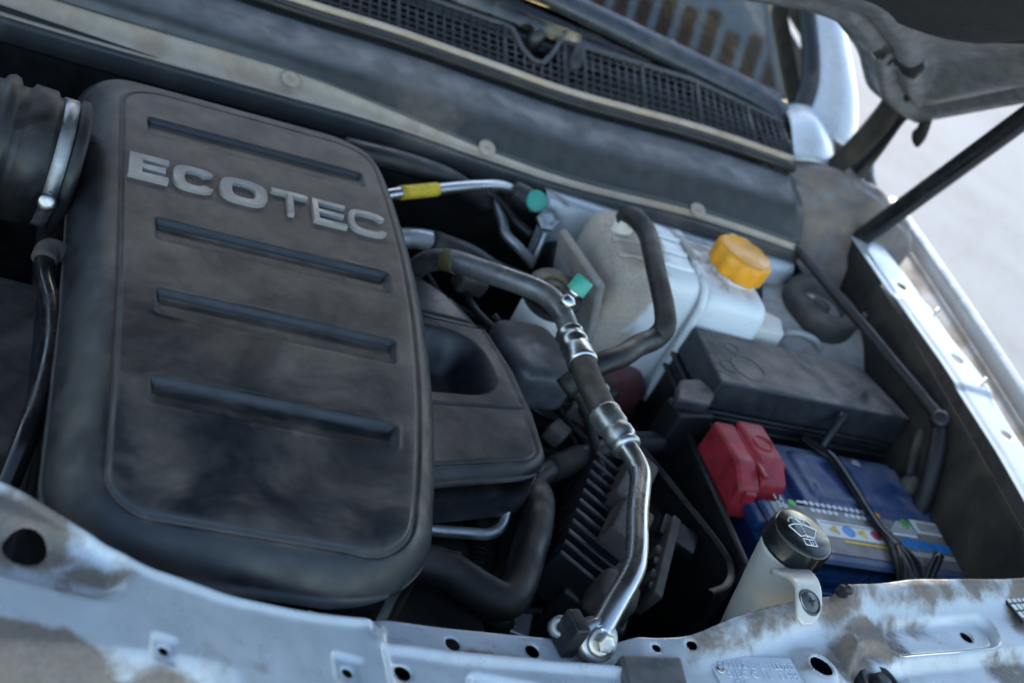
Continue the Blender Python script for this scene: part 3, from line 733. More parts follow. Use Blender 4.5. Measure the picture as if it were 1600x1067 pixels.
ab = empty('air_box', (-.26, .0, -.3), 'flat dark plastic air box panel in shadow behind the breather hose', 'air box')
bmo('housing', box((-.27, .03, -.20), (.26, .22, .16), (0, 0, .03), .012, 3), M['brown'], ab, wn=True)
bmo('lid_seam', box((-.27, .03, -.150), (.266, .226, .006), (0, 0, .03), .002), M['black'], ab, wn=True)

# ------------------------------------------------------------------ refrigerant pipe (front)
rp = empty('refrigerant_pipe', (.24, -.25, -.03), 'bright bent aluminium pipe with crimped collars and green valve cap', 'pipe')
pd('lower_pipe', *tube([(.243, -.252, -.022), (.258, -.228, -.010), (.274, -.203, -.002), (.284, -.180, .0), (.299, -.130, .0), (.3145, -.085, .0), (.3165, -.068, .0), (.314, -.052, .0), (.306, -.030, .0)],
                       [.0090] * 9, 24, 8), M['alu'], rp)
def along(a, b, t): return tuple(np.array(a) + (np.array(b) - np.array(a)) * t)
A = (.3125, -.047, 0); B = (.3005, -.003, 0); Cc = (.2958, .064, .0); Dd = (.2905, .108, .002)
def collar(a, b, rev=False):
    a, b = (b, a) if rev else (a, b)
    L_ = np.linalg.norm(np.array(b) - np.array(a)); ax = np.array(b) - np.array(a)
    return lathe([(.0100, 0), (.0128, .001), (.0132, .004), (.0118, .006), (.0118, .009), (.0138, .0115), (.0138, L_ * .42), (.0126, L_ * .48), (.0126, L_ * .54), (.0140, L_ * .62), (.0136, L_ * .8), (.0146, L_ * .93), (.0140, L_), (.011, L_)], a, ax, 32)
pd('crimp_collar', *collar(A, B), M['alud'], rp)
pd('crimp_collar', *collar(Cc, Dd, True), M['alu'], rp)
pd('hose_section', *tube([along(A, B, .9), (.2955, .036, .001), along(Cc, Dd, .1)], .0122, 24, 6), M['dustyrubber'], rp)
pd('upper_pipe', *tube([along(Cc, Dd, .8), (.290, .128, .003), (.284, .149, .004), (.272, .165, .002), (.252, .180, -.004), (.225, .200, -.014), (.200, .222, -.026), (.190, .25, -.05), (.188, .28, -.09)],
                       [.0100, .0102, .0108, .011, .011, .011, .011, .011, .011], 24, 8), M['pipedark'], rp)
pd('foil_label', *tube([(.2045, .2165, -.0238), (.200, .2215, -.026), (.1965, .2275, -.030)], [.0113, .0113, .0113], 24, 5), M['dimyellow'], rp)
vp = pd('service_port', *lathe([(.0075, 0), (.0075, .010), (.0058, .011), (.0058, .014), (.0070, .015), (.0070, .021), (.005, .022)], (.288, .138, .008), (.30, .28, .9), 20), M['alu'], rp)
pd('valve_cap', *lathe([(.0090, 0), (.0092, .001), (.0092, .0145), (.0082, .0160), (.003, .0160)], tuple(Vector((.288, .138, .008)) + Vector((.30, .28, .9)).normalized() * .018), (.30, .28, .9), 96, lobes=(24, .03, .0085)), M['green'], vp)
bmo('bracket', box((.222, -.2525, -.026), (.012, .022, .030), (0, 0, .25), .002), M['black'], rp, wn=True)
pd('clamp_eye', *lathe([(.0165, 0), (.0165, .012), (.014, .014), (.010, .014)], (.243, -.247, -.032), (.1, -.75, .6), 30), M['alud'], rp)
wsh = pd('washer', *lathe([(.0115, 0), (.0115, .002), (.008, .002)], (.2445, -.2585, -.0225), (.1, -.75, .6), 26), M['steel'], rp)
pd('bolt_head', *lathe([(.0075, 0), (.0075, .006), (.0062, .0072), (.004, .0068)], (.2447, -.2600, -.0213), (.1, -.75, .6), 6), M['steel'], rp, smooth=False)
pd('clip_end', *lathe([(.008, -.010), (.0085, .003), (.0065, .006), (.004, .006), (.003, .003)], (.2175, -.2440, -.030), (-.3, -.6, .7), 20), M['alud'], rp)

rl = empty('refrigerant_line', (.25, .38, -.1), 'thin aluminium tube with yellow sleeve leading to a green-capped port', 'pipe')
pd('tube', *tube([(.10, .300, -.045), (.157, .333, -.032), (.205, .362, -.028), (.255, .392, -.024), (.290, .415, -.026), (.318, .430, -.034)], .0062, 16, 8), M['alu'], rl)
pd('yellow_sleeve', *tube([(.162, .336, -.0315), (.185, .350, -.0298), (.206, .3627, -.0279)], .0075, 16, 4), M['yellow'], rl)
cn = pd('connector', *tube([(.308, .424, -.030), (.322, .424, -.034), (.336, .418, -.036)], [.011, .014, .013], 18, 5), M['black'], rl)
pd('valve_cap', *lathe([(.0115, 0), (.0120, .002), (.0120, .012), (.0105, .0135), (.003, .0135)], (.336, .420, -.034), (-.10, -.80, .55), 96, lobes=(24, .03, .011)), M['green'], cn)

# ------------------------------------------------------------------ coolant expansion tank
tk = empty('coolant_tank', (.52, .33, -.2), 'white plastic coolant expansion tank with amber screw cap', 'coolant tank')
def blob(c, h, p, n=40, rotz=0., mod=None):
    """superellipsoid shell"""
    U = np.linspace(-math.pi / 2, math.pi / 2, n); Wv = np.linspace(-math.pi, math.pi, 2 * n)
    Wg, Ug = np.meshgrid(Wv, U)
    s = lambda a: np.sign(a) * np.abs(a) ** p
    x = s(np.cos(Ug)) * s(np.cos(Wg)); y = s(np.cos(Ug)) * s(np.sin(Wg)); z = s(np.sin(Ug))
    if mod: x, y, z = mod(x, y, z)
    x, y, z = x * h[0], y * h[1], z * h[2]; cz, sz = math.cos(rotz), math.sin(rotz)
    V, F, _ = grid(c[0] + x * cz - y * sz, c[1] + x * sz + y * cz, c[2] + z)
    return V, F
def tm(x, y, z): return x * (1 + .10 * z), y * (1 + .0 * z) , z - .22 * (y * -.5 + .0) * (z > 0)
pd('left_chamber', *blob((.447, .337, -.072), (.055, .064, .076), .27, 44, .06), M['whiteL'], tk)
pd('right_chamber', *blob((.545, .339, -.078), (.045, .064, .076), .26, 44, .06), M['white'], tk)
pd('seam_band', *tube([(.497, .40, -.06), (.497, .398, -.012), (.499, .38, .001), (.501, .30, .0), (.502, .277, -.010), (.503, .271, -.04), (.504, .271, -.15)], .0042, 10, 8), M['white'], tk)
pd('lower_tank', *blob((.430, .290, -.165), (.062, .050, .050), .40, 30, .1), M['pinktank'], tk)
nk = pd('filler_neck', *lathe([(.029, -.03), (.028, .004), (.031, .006), (.031, .012), (.026, .014)], (.556, .342, -.010), (.05, -.02, 1), 36), M['white'], tk)
cp = pd('screw_cap', *lathe([(.032, 0), (.0335, .002), (.0335, .023), (.0305, .0275), (.0285, .0270), (.0265, .0260), (.004, .0265)], (.557, .342, .001), (.05, -.02, 1), 80, lobes=(10, .035, .029)), M['orange'], tk)
pd('side_nozzle', *lathe([(.011, -.03), (.011, .012), (.009, .013)], (.410, .345, .004), (0, 0, 1), 20), M['cream'], tk)
for k in range(3):
    pd('moulded_rib', *tube([(.395, .295 + .03 * k, -.0), (.44, .297 + .03 * k, .0055), (.488, .302 + .03 * k, .0045)], .003, 8, 4), M['whiteL'], tk)
bmo('mount_lug', prism([(.585, .290), (.632, .296), (.640, .330), (.588, .350)], -.055, -.032, .004), M['cream'], tk, wn=True)
bmo('bracket_plate', box((.380, .305, -.070), (.010, .10, .11), (.0, -.35, .25), .004), M['paintdusty'], tk, wn=True)
pd('plate_clip', *lathe([(.009, 0), (.009, .01), (.006, .012)], (.366, .215, -.095), (-.3, -.7, .5), 16), M['cream'], tk)
pd('bracket_tab', *lathe([(.007, 0), (.007, .012), (.004, .013)], (.402, .196, -.105), (-.1, -.8, .5), 16), M['printwhite'], tk)

th = empty('tank_hose', (.43, .25, -.05), 'bent black rubber hose looping over the white tank', 'hose')
pd('hose', *tube([(.408, .348, .012), (.412, .342, .024), (.420, .314, .026), (.4185, .274, .022), (.4165, .240, .018), (.416, .196, .010), (.412, .168, .004), (.405, .160, -.008), (.38, .139, -.009), (.355, .113, -.010), (.325, .094, -.018), (.303, .084, -.045)],
                 [.0112, .0112, .0105, .0105, .0105, .0108, .0112, .0112, .0112, .0112, .0112, .0112], 20, 7), M['rubber'], th)

# ------------------------------------------------------------------ brake fluid reservoir
br = empty('brake_reservoir', (.29, .17, -.2), 'shaded fluid reservoir with round dark cap and faded yellow print', 'reservoir')
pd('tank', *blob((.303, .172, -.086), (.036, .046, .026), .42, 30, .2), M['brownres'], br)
pd('cap', *lathe([(.030, -.02), (.031, -.004), (.029, .0), (.004, .0005)], (.333, .258, -.042), (-.1, -.25, 1), 36), M['black'], br)
pd('cap_print', *lathe([(.020, .0), (.020, .0007), (.014, .0007), (.014, 0)], (.333, .258, -.0416), (-.1, -.25, 1), 36, closed=False), M['dimyellow'], br)
pd('cap_mark', *lathe([(.008, .0), (.008, .0007), (.003, .0007), (.003, 0)], (.333, .258, -.0416), (-.1, -.25, 1), 24, closed=False), M['dimyellow'], br)
pd('cap_neck', *lathe([(.024, -.08), (.026, 0)], (.331, .255, -.062), (-.1, -.25, 1), 30), M['cream'], br)
mc = empty('master_cylinder', (.38, .42, -.1), 'dark cylinder with bolted flange under the rear rail', 'cylinder')
pd('barrel', *lathe([(.018, 0), (.020, .01), (.020, .06), (.026, .062), (.026, .072), (.016, .074)], (.375, .400, -.085), (1, .2, .05), 26), M['black'], mc)
pd('hex_fitting', *lathe([(.013, 0), (.013, .010), (.008, .011), (.008, .004), (.002, .004)], (.360, .418, -.050), (-.2, -.75, .6), 6), M['alud'], mc, smooth=False)
pd('bleed_tube', *tube([(.362, .410, -.058), (.360, .400, -.075), (.358, .392, -.10)], .004, 10, 4), M['alud'], mc)
bw = empty('brake_lines', (.3, .4, -.1), 'thin grey bent hard lines beside the green-capped port', 'pipe')
pd('line', *tube([(.285, .442, -.052), (.298, .440, -.058), (.308, .410, -.062), (.312, .390, -.068), (.330, .382, -.075), (.350, .380, -.085)], .0058, 12, 7), M['alud'], bw)
pd('line', *tube([(.292, .452, -.050), (.312, .438, -.058), (.324, .414, -.060), (.345, .402, -.066)], .0052, 12, 7), M['rubber'], bw)
hh = empty('heater_hose', (.2, .34, -.1), 'dark hose with short metal stub behind the covers', 'hose')
pd('hose', *tube([(.10, .37, -.02), (.17, .385, -.022), (.23, .408, -.035), (.29, .43, -.06)], .012, 16, 7), M['rubber'], hh)
pd('metal_stub', *tube([(.165, .305, -.068), (.19, .316, -.066), (.212, .325, -.068)], .011, 16, 4), M['alud'], hh)
pd('lower_hose', *tube([(.210, .324, -.068), (.26, .33, -.075), (.30, .34, -.09), (.36, .37, -.11)], .013, 16, 6), M['rubber'], hh)

# ------------------------------------------------------------------ fuse box
fb = empty('fuse_box', (.62, .22, -.15), 'long black fuse box with dusty lid behind the blue battery', 'fuse box')
LID = [(.504, .268), (.508, .172), (.777, .208), (.742, .292)]
lid = bmo('lid', prism(LID, -.078, -.040, .004, 3, .012), M['fuse'], fb, wn=True)
def inset(P, d):
    c = np.mean(P, 0); return [tuple(np.array(p) + (np.array(p) - c) / np.linalg.norm(np.array(p) - c) * d) for p in P]
bmo('lid_rim', prism(inset(LID, .006), -.084, -.0785, .0018), M['black'], fb, wn=True)
bmo('base', prism(inset(LID, .001), -.180, -.0845, .004), M['black'], fb, wn=True)
bmo('base_rim', prism(inset(LID, .007), -.100, -.095, .0018), M['black'], fb, wn=True)
for (x, y, r) in ((.555, .212, .022), (.528, .205, .011), (.545, .243, .010)):
    pd('embossed_ring', *lathe([(r, 0), (r - .0005, .0010), (r - .002, .0010), (r - .0025, 0)], (x, y, -.0402), (0, 0, 1), 36, closed=False), M['fuse'], lid)
la = bmo('latch', prism([(.456, .146), (.498, .150), (.514, .176), (.500, .196), (.472, .184)], -.074, -.058, .004), M['fuse'], fb, wn=True)
bmo('latch_arm', box((.49, .165, -.105), (.05, .03, .06), (0, 0, .3), .005), M['black'], fb, wn=True)

# ------------------------------------------------------------------ battery (local frame at its front-left top corner)
BA = math.radians(7)
bt = empty('battery', (.545, -.028, -.274), 'blue car battery with printed labels and red terminal cover', 'battery', BA)
BM = Matrix.Translation((.545, -.028, -.274)) @ Matrix.Rotation(BA, 4, 'Z')
def bl(VF): return VF
LK = dict(local=True)
bmo('case', box((.14, .0875, .083), (.272, .170, .166), bevel=.004), M['blue'], bt, local=True, wn=True)
def batt_top(x, y):
    z = np.full_like(x, .190)
    d = sdrr(x, y, .165, .128, .085, .036, .012); z += .0035 * (1 - sst(-.003, .002, d))
    d = sdrr(x, y, .130, .128, .030, .028, .010); z -= .0025 * (1 - sst(-.003, .002, d))
    d = sdrr(x, y, .030, .130, .034, .050, .006); z -= .012 * (1 - sst(-.003, .003, d))
    d = sdrr(x, y, .262, .140, .026, .040, .006); z -= .012 * (1 - sst(-.003, .003, d))
    z -= .002 * np.exp(-((x - .088 - .1 * (y - .1)) / .0016) ** 2) * sst(.06, .065, y) * (1 - sst(.11, .115, y))
    return z
V, F = dome_cover(0, .28, 0, .175, (.006, .006, .006, .006), .004, 180, 120, lambda X, Y, Z: (X, Y, Z), lambda X, Y, e: batt_top(X, Y), .022)
top = pd('top', V, F, M['blue'], bt, local=True)
bmo('front_ledge', box((.14, -.004, .150), (.276, .012, .012), bevel=.003), M['blue'], bt, local=True, wn=True)
for x in (-.004, .284): bmo('end_lug', box((x, .065, .178), (.012, .030, .014), bevel=.003), M['blue'], bt, local=True, wn=True)
LS = .020
def flat(x0, x1, y0, y1, z=.1912, h=.0005):
    y0 += LS; y1 += LS
    return box(((x0 + x1) / 2, (y0 + y1) / 2, z), (x1 - x0, y1 - y0, h), bevel=0)
lb = bmo('grey_label', flat(.012, .268, -.008, .056, .1906), M['labelgrey'], bt, local=True, smooth=False)
lw = bmo('white_label', flat(.062, .158, .016, .038, .1912), M['labelwhite'], bt, local=True, smooth=False)
lw2 = bmo('barcode_label', flat(.205, .252, .042, .062, .1912), M['labelwhite'], bt, local=True, smooth=False)
def marks(name, L_, m, par):
    bm = bmesh.new()
    for q in L_: addbm(bm, q)
    o = bmo(name, bm, m, par, smooth=False); o.matrix_parent_inverse = Matrix.Identity(4); return o
def disc(x, y, r, z):
    bm = bmesh.new(); bmesh.ops.create_cone(bm, cap_ends=True, segments=18, radius1=r, radius2=r, depth=.0006); bmesh.ops.translate(bm, vec=(x, y + LS, z), verts=bm.verts); return bm
def tri(x, y, r, z):
    bm = bmesh.new(); bmesh.ops.create_cone(bm, cap_ends=True, segments=3, radius1=r, radius2=r, depth=.0006); bmesh.ops.rotate(bm, matrix=Matrix.Rotation(math.pi / 2, 3, 'Z'), verts=bm.verts); bmesh.ops.translate(bm, vec=(x, y + LS, z), verts=bm.verts); return bm
tag(marks('label_dots', [disc(.062 + .0078 * i, .0615, .0028, .1912) for i in range(12)] + [disc(.066 + .0078 * i, .0520, .0028, .1912) for i in range(5)] + [disc(.112 + .0078 * i, .0520, .0028, .1912) for i in range(5)]
      + [flat(.050, .060, .060, .0625)] + [flat(.166, .200, .0335, .0375)], M['printwhite'], lb), kind='stuff')
tv = xf(text_mesh('12', .013, .0003), Matrix.Translation((.020, .060 + LS, .1912)));  tv2 = xf(text_mesh('36', .013, .0003), Matrix.Translation((.020, .0485 + LS, .1912)))
o = pd('label_number', *join(tv, tv2), M['printwhite'], lb, smooth=False); o.matrix_parent_inverse = Matrix.Identity(4)
marks('label_green_spot', [disc(.042, .057, .0052, .1912)], M['printgreen'], lb)
marks('label_green_spot', [disc(.194, .0535, .0065, .1912)], M['printgreen'], lb)
marks('label_orange_spot', [disc(.158, .0600, .0045, .1912)], M['printorange'], lb)
marks('label_blue_lettering', [box((.172 + .0068 * i, .0225 + LS + (.0012 if i % 2 else -.0006), .1912), (.0046 + .001 * (i % 3), .0125 if i % 3 else .0085, .0006), (0, 0, .10 * (-1) ** i), 0) for i in range(13)], M['printblue'], lb)
marks('warning_triangle', [tri(.080, .0262, .0075, .1916)], M['printyellow'], lw)
marks('warning_triangle', [tri(.118, .0262, .0075, .1916)], M['printyellow'], lw)
marks('blue_symbol', [disc(.0995, .0265, .0078, .1916)], M['printblue'], lw)
marks('red_symbol', [disc(.136, .0265, .0065, .1916)], M['printred'], lw)
marks('grey_symbol', [disc(.150, .0265, .0055, .1916), flat(.066, .156, .0345, .0355, .1916, .0004)], M['labelgrey'], lw)
fp = []
for r in range(5):
    xx = .166 + .004 * r
    while xx < .200: w_ = random.uniform(.0015, .005); fp.append(flat(xx, xx + w_, .0400 + .0036 * r, .0412 + .0036 * r)); xx += w_ + .0012
for r in range(2):
    xx = .170
    while xx < .262: w_ = random.uniform(.001, .004); fp.append(flat(xx, xx + w_, .006 + .0035 * r, .0072 + .0035 * r)); xx += w_ + .001
tag(marks('label_fine_print', fp, M['printwhite'], lb), kind='stuff')
marks('yellow_strip', [flat(.085, .155, .0095, .0125, .1912)], M['printyellow'], lb)
marks('barcode_bars', [flat(.212 + .0034 * i, .2138 + .0034 * i, .0455, .0585, .1916, .0004) for i in range(10)], M['labelgrey'], lw2)
# red terminal cover: a ridged hood, its own shape
def lobe(x0, x1, y0, y1, z0, zr, zf, bev):
    bm = bmesh.new(); ch = .012
    pr = [(y0, z0), (y1, z0), (y1, zr), (y0 + .030, zr), (y0 + .004, zf)]
    a = [bm.verts.new((x0, y, z)) for y, z in pr]; b = [bm.verts.new((x1, y, z)) for y, z in pr]
    bm.faces.new(a); bm.faces.new(b[::-1])
    for k in range(len(pr)): q = (k + 1) % len(pr); bm.faces.new((a[k], b[k], b[q], a[q]))
    bmesh.ops.recalc_face_normals(bm, faces=bm.faces)
    bmesh.ops.bevel(bm, geom=list(bm.edges), offset=bev, segments=3, profile=.5, affect='EDGES', clamp_overlap=True)
    return bm
rc = bmo('terminal_cover', lobe(-.026, .001, .076, .166, .160, .2105, .196, .0045), M['red'], bt, local=True, wn=True)
o = bmo('cover_lid', lobe(.0025, .036, .084, .168, .170, .2150, .201, .004), M['red'], rc, wn=True); o.matrix_parent_inverse = Matrix.Identity(4)
o = bmo('cover_hinge', box((.0018, .122, .2085), (.006, .070, .005), bevel=.0012), M['red'], rc, wn=True); o.matrix_parent_inverse = Matrix.Identity(4)
for VF, nm in ((box((-.012, .079, .188), (.014, .008, .014), bevel=.002), 'cover_clip'), (box((.039, .118, .203), (.008, .014, .012), bevel=.002), 'cover_clip')):
    o = bmo(nm, VF, M['red'], rc, wn=True); o.matrix_parent_inverse = Matrix.Identity(4)
o = pd('embossed_ring', *lathe([(.012, 0), (.012, .0014), (.010, .0014), (.010, 0)], (.019, .135, .2150), (0, 0, 1), 30, closed=False), M['red'], rc); o.matrix_parent_inverse = Matrix.Identity(4)

# battery clamp
bc = empty('battery_clamp', (.68, .05, -.09), 'black hold-down bar with J-bolt laid across the blue battery', 'clamp')
pd('bar', *tube([(.640, .176, -.082), (.652, .156, -.078), (.662, .142, -.076), (.672, .108, -.078), (.680, .050, -.079), (.686, .030, -.078), (.690, .012, -.078), (.690, -.02, -.082), (.688, -.045, -.100), (.686, -.05, -.125)],
                     [.008, .0085, .008, .0068, .0068, .0078, .012, .0165, .018, .018], 16, 8, flat=.55), M['gloss'], bc)
for dx in (-.011, .0, .011):
    pd('bar_rib', *tube([(.689 + dx * .3, .016, -.0735), (.690 + dx, -.010, -.0725), (.689 + dx * 1.1, -.035, -.084), (.687 + dx * 1.1, -.046, -.105)], [.0025, .0034, .0034, .003], 10, 6), M['gloss'], bc)
pd('hook_rod', *tube([(.712, -.040, -.098), (.722, -.012, -.086), (.736, .012, -.070)], .0058, 14, 5), M['gloss'], bc)
pd('rear_stud', *tube([(.656, .160, -.085), (.664, .172, -.064), (.676, .186, -.046)], .0048, 12, 4), M['black'], bc)
pd('stud_nut', *lathe([(.009, 0), (.009, .006), (.006, .008)], (.700, .152, -.088), (0, -.2, 1), 6), M['steel'], bc, smooth=False)

# negative cable
nc = empty('battery_cable', (.77, .15, -.1), 'looped black battery cable with dirty brass terminal clamp', 'cable')
pd('cable', *tube([(.770, .150, -.076), (.774, .168, -.060), (.782, .187, -.044), (.794, .195, -.040), (.803, .190, -.055), (.802, .175, -.085), (.800, .160, -.12), (.80, .15, -.2)], .0062, 16, 8), M['dustyrubber'], nc)
pd('terminal_clamp', *lathe([(.014, 0), (.015, .004), (.013, .014), (.009, .016), (.008, .02), (.003, .021)], (.768, .136, -.088), (.1, -.1, 1), 22), M['brown'], nc)
bmo('clamp_jaw', box((.784, .116, -.074), (.018, .042, .012), (.1, .2, .3), .003), M['steel'], nc, wn=True)
bmo('clamp_tail', box((.798, .084, -.078), (.018, .034, .010), (.1, .25, .35), .003), M['brown'], nc, wn=True)
pd('clamp_bolt', *lathe([(.006, 0), (.006, .006), (.004, .007), (.004, .016)], (.778, .136, -.066), (.6, -.3, .5), 6), M['steel'], nc, smooth=False)

# ------------------------------------------------------------------ washer filler
wf = empty('washer_filler', (.45, -.12, -.2), 'cream washer-fluid filler neck with black cap showing windscreen symbol', 'washer filler')
CA = Vector((.03, -.02, 1)).normalized(); CO = Vector((.4680, -.1080, -.014))
pd('neck', *lathe([(.0290, -.150), (.0285, -.08), (.0280, -.03), (.0272, -.002), (.0272, .002), (.024, .002)], tuple(CO), (-.20, .02, 1), 44), M['cream'], wf)
cap = pd('cap', *lathe([(.0290, -.0015), (.0298, 0), (.0298, .0015), (.0288, .003), (.0290, .0165), (.0280, .0190), (.0262, .0200), (.004, .0201)], tuple(CO), tuple(CA), 56), M['gloss'], wf)
CM = Matrix.Translation(CO + CA * .0202) @ Vector((0, 0, 1)).rotation_difference(CA).to_matrix().to_4x4() @ Matrix.Rotation(math.radians(7), 4, 'Z')
def strip(pts, w=.0009, h=.0006):
    return tube([tuple(CM @ Vector((x, y, .0001))) for x, y in pts], w * .5, 6, 3)
def arc(cx, cy, r, a0, a1, n=8): return [(cx + r * math.cos(math.radians(a)), cy + r * math.sin(math.radians(a))) for a in np.linspace(a0, a1, n)]
S_ = []
W1 = arc(0, -.020, .0290, 122, 58); W2 = arc(0, -.020, .0155, 118, 62)
S_ += [strip(W1, .0011), strip(W2, .0011), strip([W1[0], W2[0]], .0011), strip([W1[-1], W2[-1]], .0011)]
for k in range(6): S_.append(strip([(0, -.0065 + k * .0031), (0, -.0052 + k * .0031)], .0011))
for sx in (-1, 1):
    for a0, a1 in ((15, 60), (80, 120), (140, 175)): S_.append(strip(arc(sx * .0065, .0095, .0062, a0, a1, 5), .0011))
S_ += [strip([(-.0065, -.0085), (.0062, -.0085)]), strip([(-.0065, -.0155), (.0062, -.0155)]), strip([(-.0065, -.0085), (-.0065, -.0155)]), strip([(0, -.0085), (0, -.0155)]), strip([(.0062, -.0085), (.0062, -.0155)]), strip([(.003, -.0105), (.003, -.0135)])]
pd('windscreen_symbol', *join(*S_), M['printwhite'], cap)
# mounting tab following neck to the crossmember
rows = []
TC = Vector((.459, -.140, -.030))
for t, w in ((0, .022), (.25, .0165), (.5, .0145), (.75, .0145), (.93, .012), (1.0, .005)):
    c = Vector(cr([(.458, -.134, -.020), (.451, -.160, -.004), (.446, -.180, -.0005), (.440, -.207, -.010)], 20)[int(t * 60)])
    ax = Vector((.93, .30, 0)).normalized()
    rows.append([tuple(c - ax * w * k) for k in (1, .5, 0, -.5, -1)])
tb = pd('mounting_tab', *loft(rows, 5, 4), M['cream'], wf)
md = tb.modifiers.new('s', 'SOLIDIFY'); md.thickness = .004; md.offset = -1
SN = Vector((.05, -.35, .9)).normalized()
sO = Vector((.4435, -.190, -.0015))
scw = pd('screw', *lathe([(.0115, 0), (.0118, .001), (.0112, .003), (.0098, .0034), (.0095, .0026), (.0085, .0026), (.0078, .0040), (.001, .0046)], tuple(sO), tuple(SN), 36), M['screw'], wf)
qm = Matrix.Translation(sO + SN * .0046) @ Vector((0, 0, 1)).rotation_difference(SN).to_matrix().to_4x4()
bm = box((0, 0, 0), (.007, .0013, .0008), (0, 0, .3), 0); addbm(bm, box((0, 0, .0001), (.0013, .007, .0008), (0, 0, .3), 0)); bmesh.ops.transform(bm, matrix=qm, verts=bm.verts)
bmo('cross_slot', bm, M['fabric'], scw, smooth=False)

# ------------------------------------------------------------------ control module and battery tray (front, in shade)
cm = empty('control_module', (.37, .0, -.2), 'finned dark control module in shade behind the bright pipe', 'control module')
bmo('housing', box((.390, .000, -.175), (.07, .22, .07), (0, .15, -.50), .006), M['black'], cm, wn=True)
fm = None
for k in range(11):
    t = k / 10; c = Vector((.300, -.075, -.130)).lerp(Vector((.372, .075, -.125)), t)
    if fm is None:
        fo = bmo('fin', box((0, 0, 0), (.060, .0060, .05), bevel=.0015), M['black'], cm, wn=True); fm = fo.data
        fo.matrix_parent_inverse = Matrix.Translation((-.37, 0, .2))
    else:
        fo = bpy.data.objects.new('fin', fm); COL.objects.link(fo); fo.parent = cm; fo.matrix_parent_inverse = Matrix.Translation((-.37, 0, .2))
        fo.modifiers.new('wn', 'WEIGHTED_NORMAL')
    fo.location = c + Vector((.02, 0, -.01)); fo.rotation_euler = (0, .25, -.40)
bmo('connector_block', box((.375, -.020, -.105), (.034, .052, .030), (.1, .2, -.5), .004), M['brown'], cm, wn=True)
bmo('connector_block', box((.402, .050, -.110), (.030, .075, .03), (.1, .2, -.5), .004), M['brown'], cm, wn=True)
bmo('connector_plug', box((.350, -.095, -.125), (.040, .034, .04), (.1, .2, -.4), .008), M['brown'], cm, wn=True)
bmo('side_plate', box((.420, -.030, -.128), (.010, .13, .03), (.0, .25, -.45), .002), M['brown'], cm, wn=True)
for k in range(4):
    bmo('terminal_clip', box((.398 + .008 * k, -.075 + .018 * k, -.126), (.016, .010, .016), (.1, .2, -.45), .002), M['brown'] if k % 2 else M['black'], cm, wn=True)
pd('module_bolt', *lathe([(.006, 0), (.006, .004), (.004, .005)], (.392, .075, -.092), (-.2, -.2, 1), 6), M['steel'], cm, smooth=False)
tr = empty('battery_tray', (.47, .03, -.3), 'black tray wall with rounded corner between module and battery', 'tray')
pd('tray_rim', *loft([[(.428, .118, -.112), (.436, .105, -.110), (.462, .045, -.110), (.482, -.005, -.110), (.488, -.030, -.112), (.478, -.052, -.114), (.458, -.064, -.116)],
                     [(.434, .121, -.112), (.442, .108, -.110), (.468, .048, -.110), (.4885, -.003, -.110), (.4955, -.031, -.112), (.484, -.057, -.114), (.460, -.071, -.116)],
                     [(.435, .121, -.15), (.443, .108, -.15), (.469, .048, -.15), (.4895, -.003, -.15), (.4965, -.031, -.15), (.485, -.058, -.15), (.461, -.072, -.15)],
                     [(.435, .121, -.30), (.443, .108, -.30), (.469, .048, -.30), (.4895, -.003, -.30), (.4965, -.031, -.30), (.485, -.058, -.30), (.461, -.072, -.30)]], 4, 6), M['black'], tr)
bmo('tray_wall', box((.500, .065, -.200), (.008, .20, .20), (0, 0, .03), .003), M['black'], tr, wn=True)
bmo('tray_pocket', box((.452, .012, -.125), (.040, .030, .012), (.1, .1, -.45), .002), M['black'], tr, wn=True)

# ------------------------------------------------------------------ hoses in the gap under the covers
rh = empty('radiator_hose', (.23, -.1, -.15), 'thick black radiator hose bent below the lower cover', 'hose')
pd('hose', *tube([(.08, -.125, -.120), (.14, -.112, -.118), (.185, -.108, -.120), (.215, -.122, -.122), (.237, -.128, -.123), (.252, -.112, -.122), (.270, -.070, -.120), (.288, -.025, -.120), (.300, .02, -.125), (.302, .06, -.15)], .0165, 24, 8), M['rubber'], rh)
dp = empty('coolant_pipe', (.2, -.03, -.12), 'thin bent metal pipe under the front edge of the lower cover', 'pipe')
pd('tube', *tube([(.10, -.062, -.122), (.17, -.060, -.124), (.215, -.052, -.125), (.240, -.046, -.125), (.253, -.034, -.122), (.256, -.018, -.112), (.255, -.006, -.095)], .0055, 14, 8), M['alud'], dp)
cd = empty('wiring_conduit', (.25, 0, -.2), 'corrugated black wiring conduit hanging in the gap below the covers', 'conduit')
pd('conduit', *tube([(.262, .045, -.145), (.258, .0, -.160), (.248, -.05, -.170), (.236, -.095, -.18), (.22, -.13, -.20)], .0135, 16, 26, ribs=(.0055, .10)), M['rubber'], cd)
bmo('conduit_clip', box((.256, -.006, -.150), (.030, .016, .02), (0, 0, .2), .003), M['brown'], cd, wn=True)
lw_ = empty('harness_branch', (.4, .12, -.12), 'taped dark wiring loom running between module and fuse box', 'wiring')
pd('loom', *tube([(.28, .02, -.13), (.33, .07, -.125), (.385, .105, -.12), (.43, .135, -.12), (.47, .15, -.12)], .012, 14, 7), M['rubber'], lw_)
pd('tape_wrap', *tube([(.325, .066, -.1255), (.345, .080, -.124), (.362, .092, -.122)], .0132, 14, 4), M['apron'], lw_)
wh = empty('fender_harness', (.75, .25, -.05), 'black wiring harness running along the dark inner fender', 'wiring')
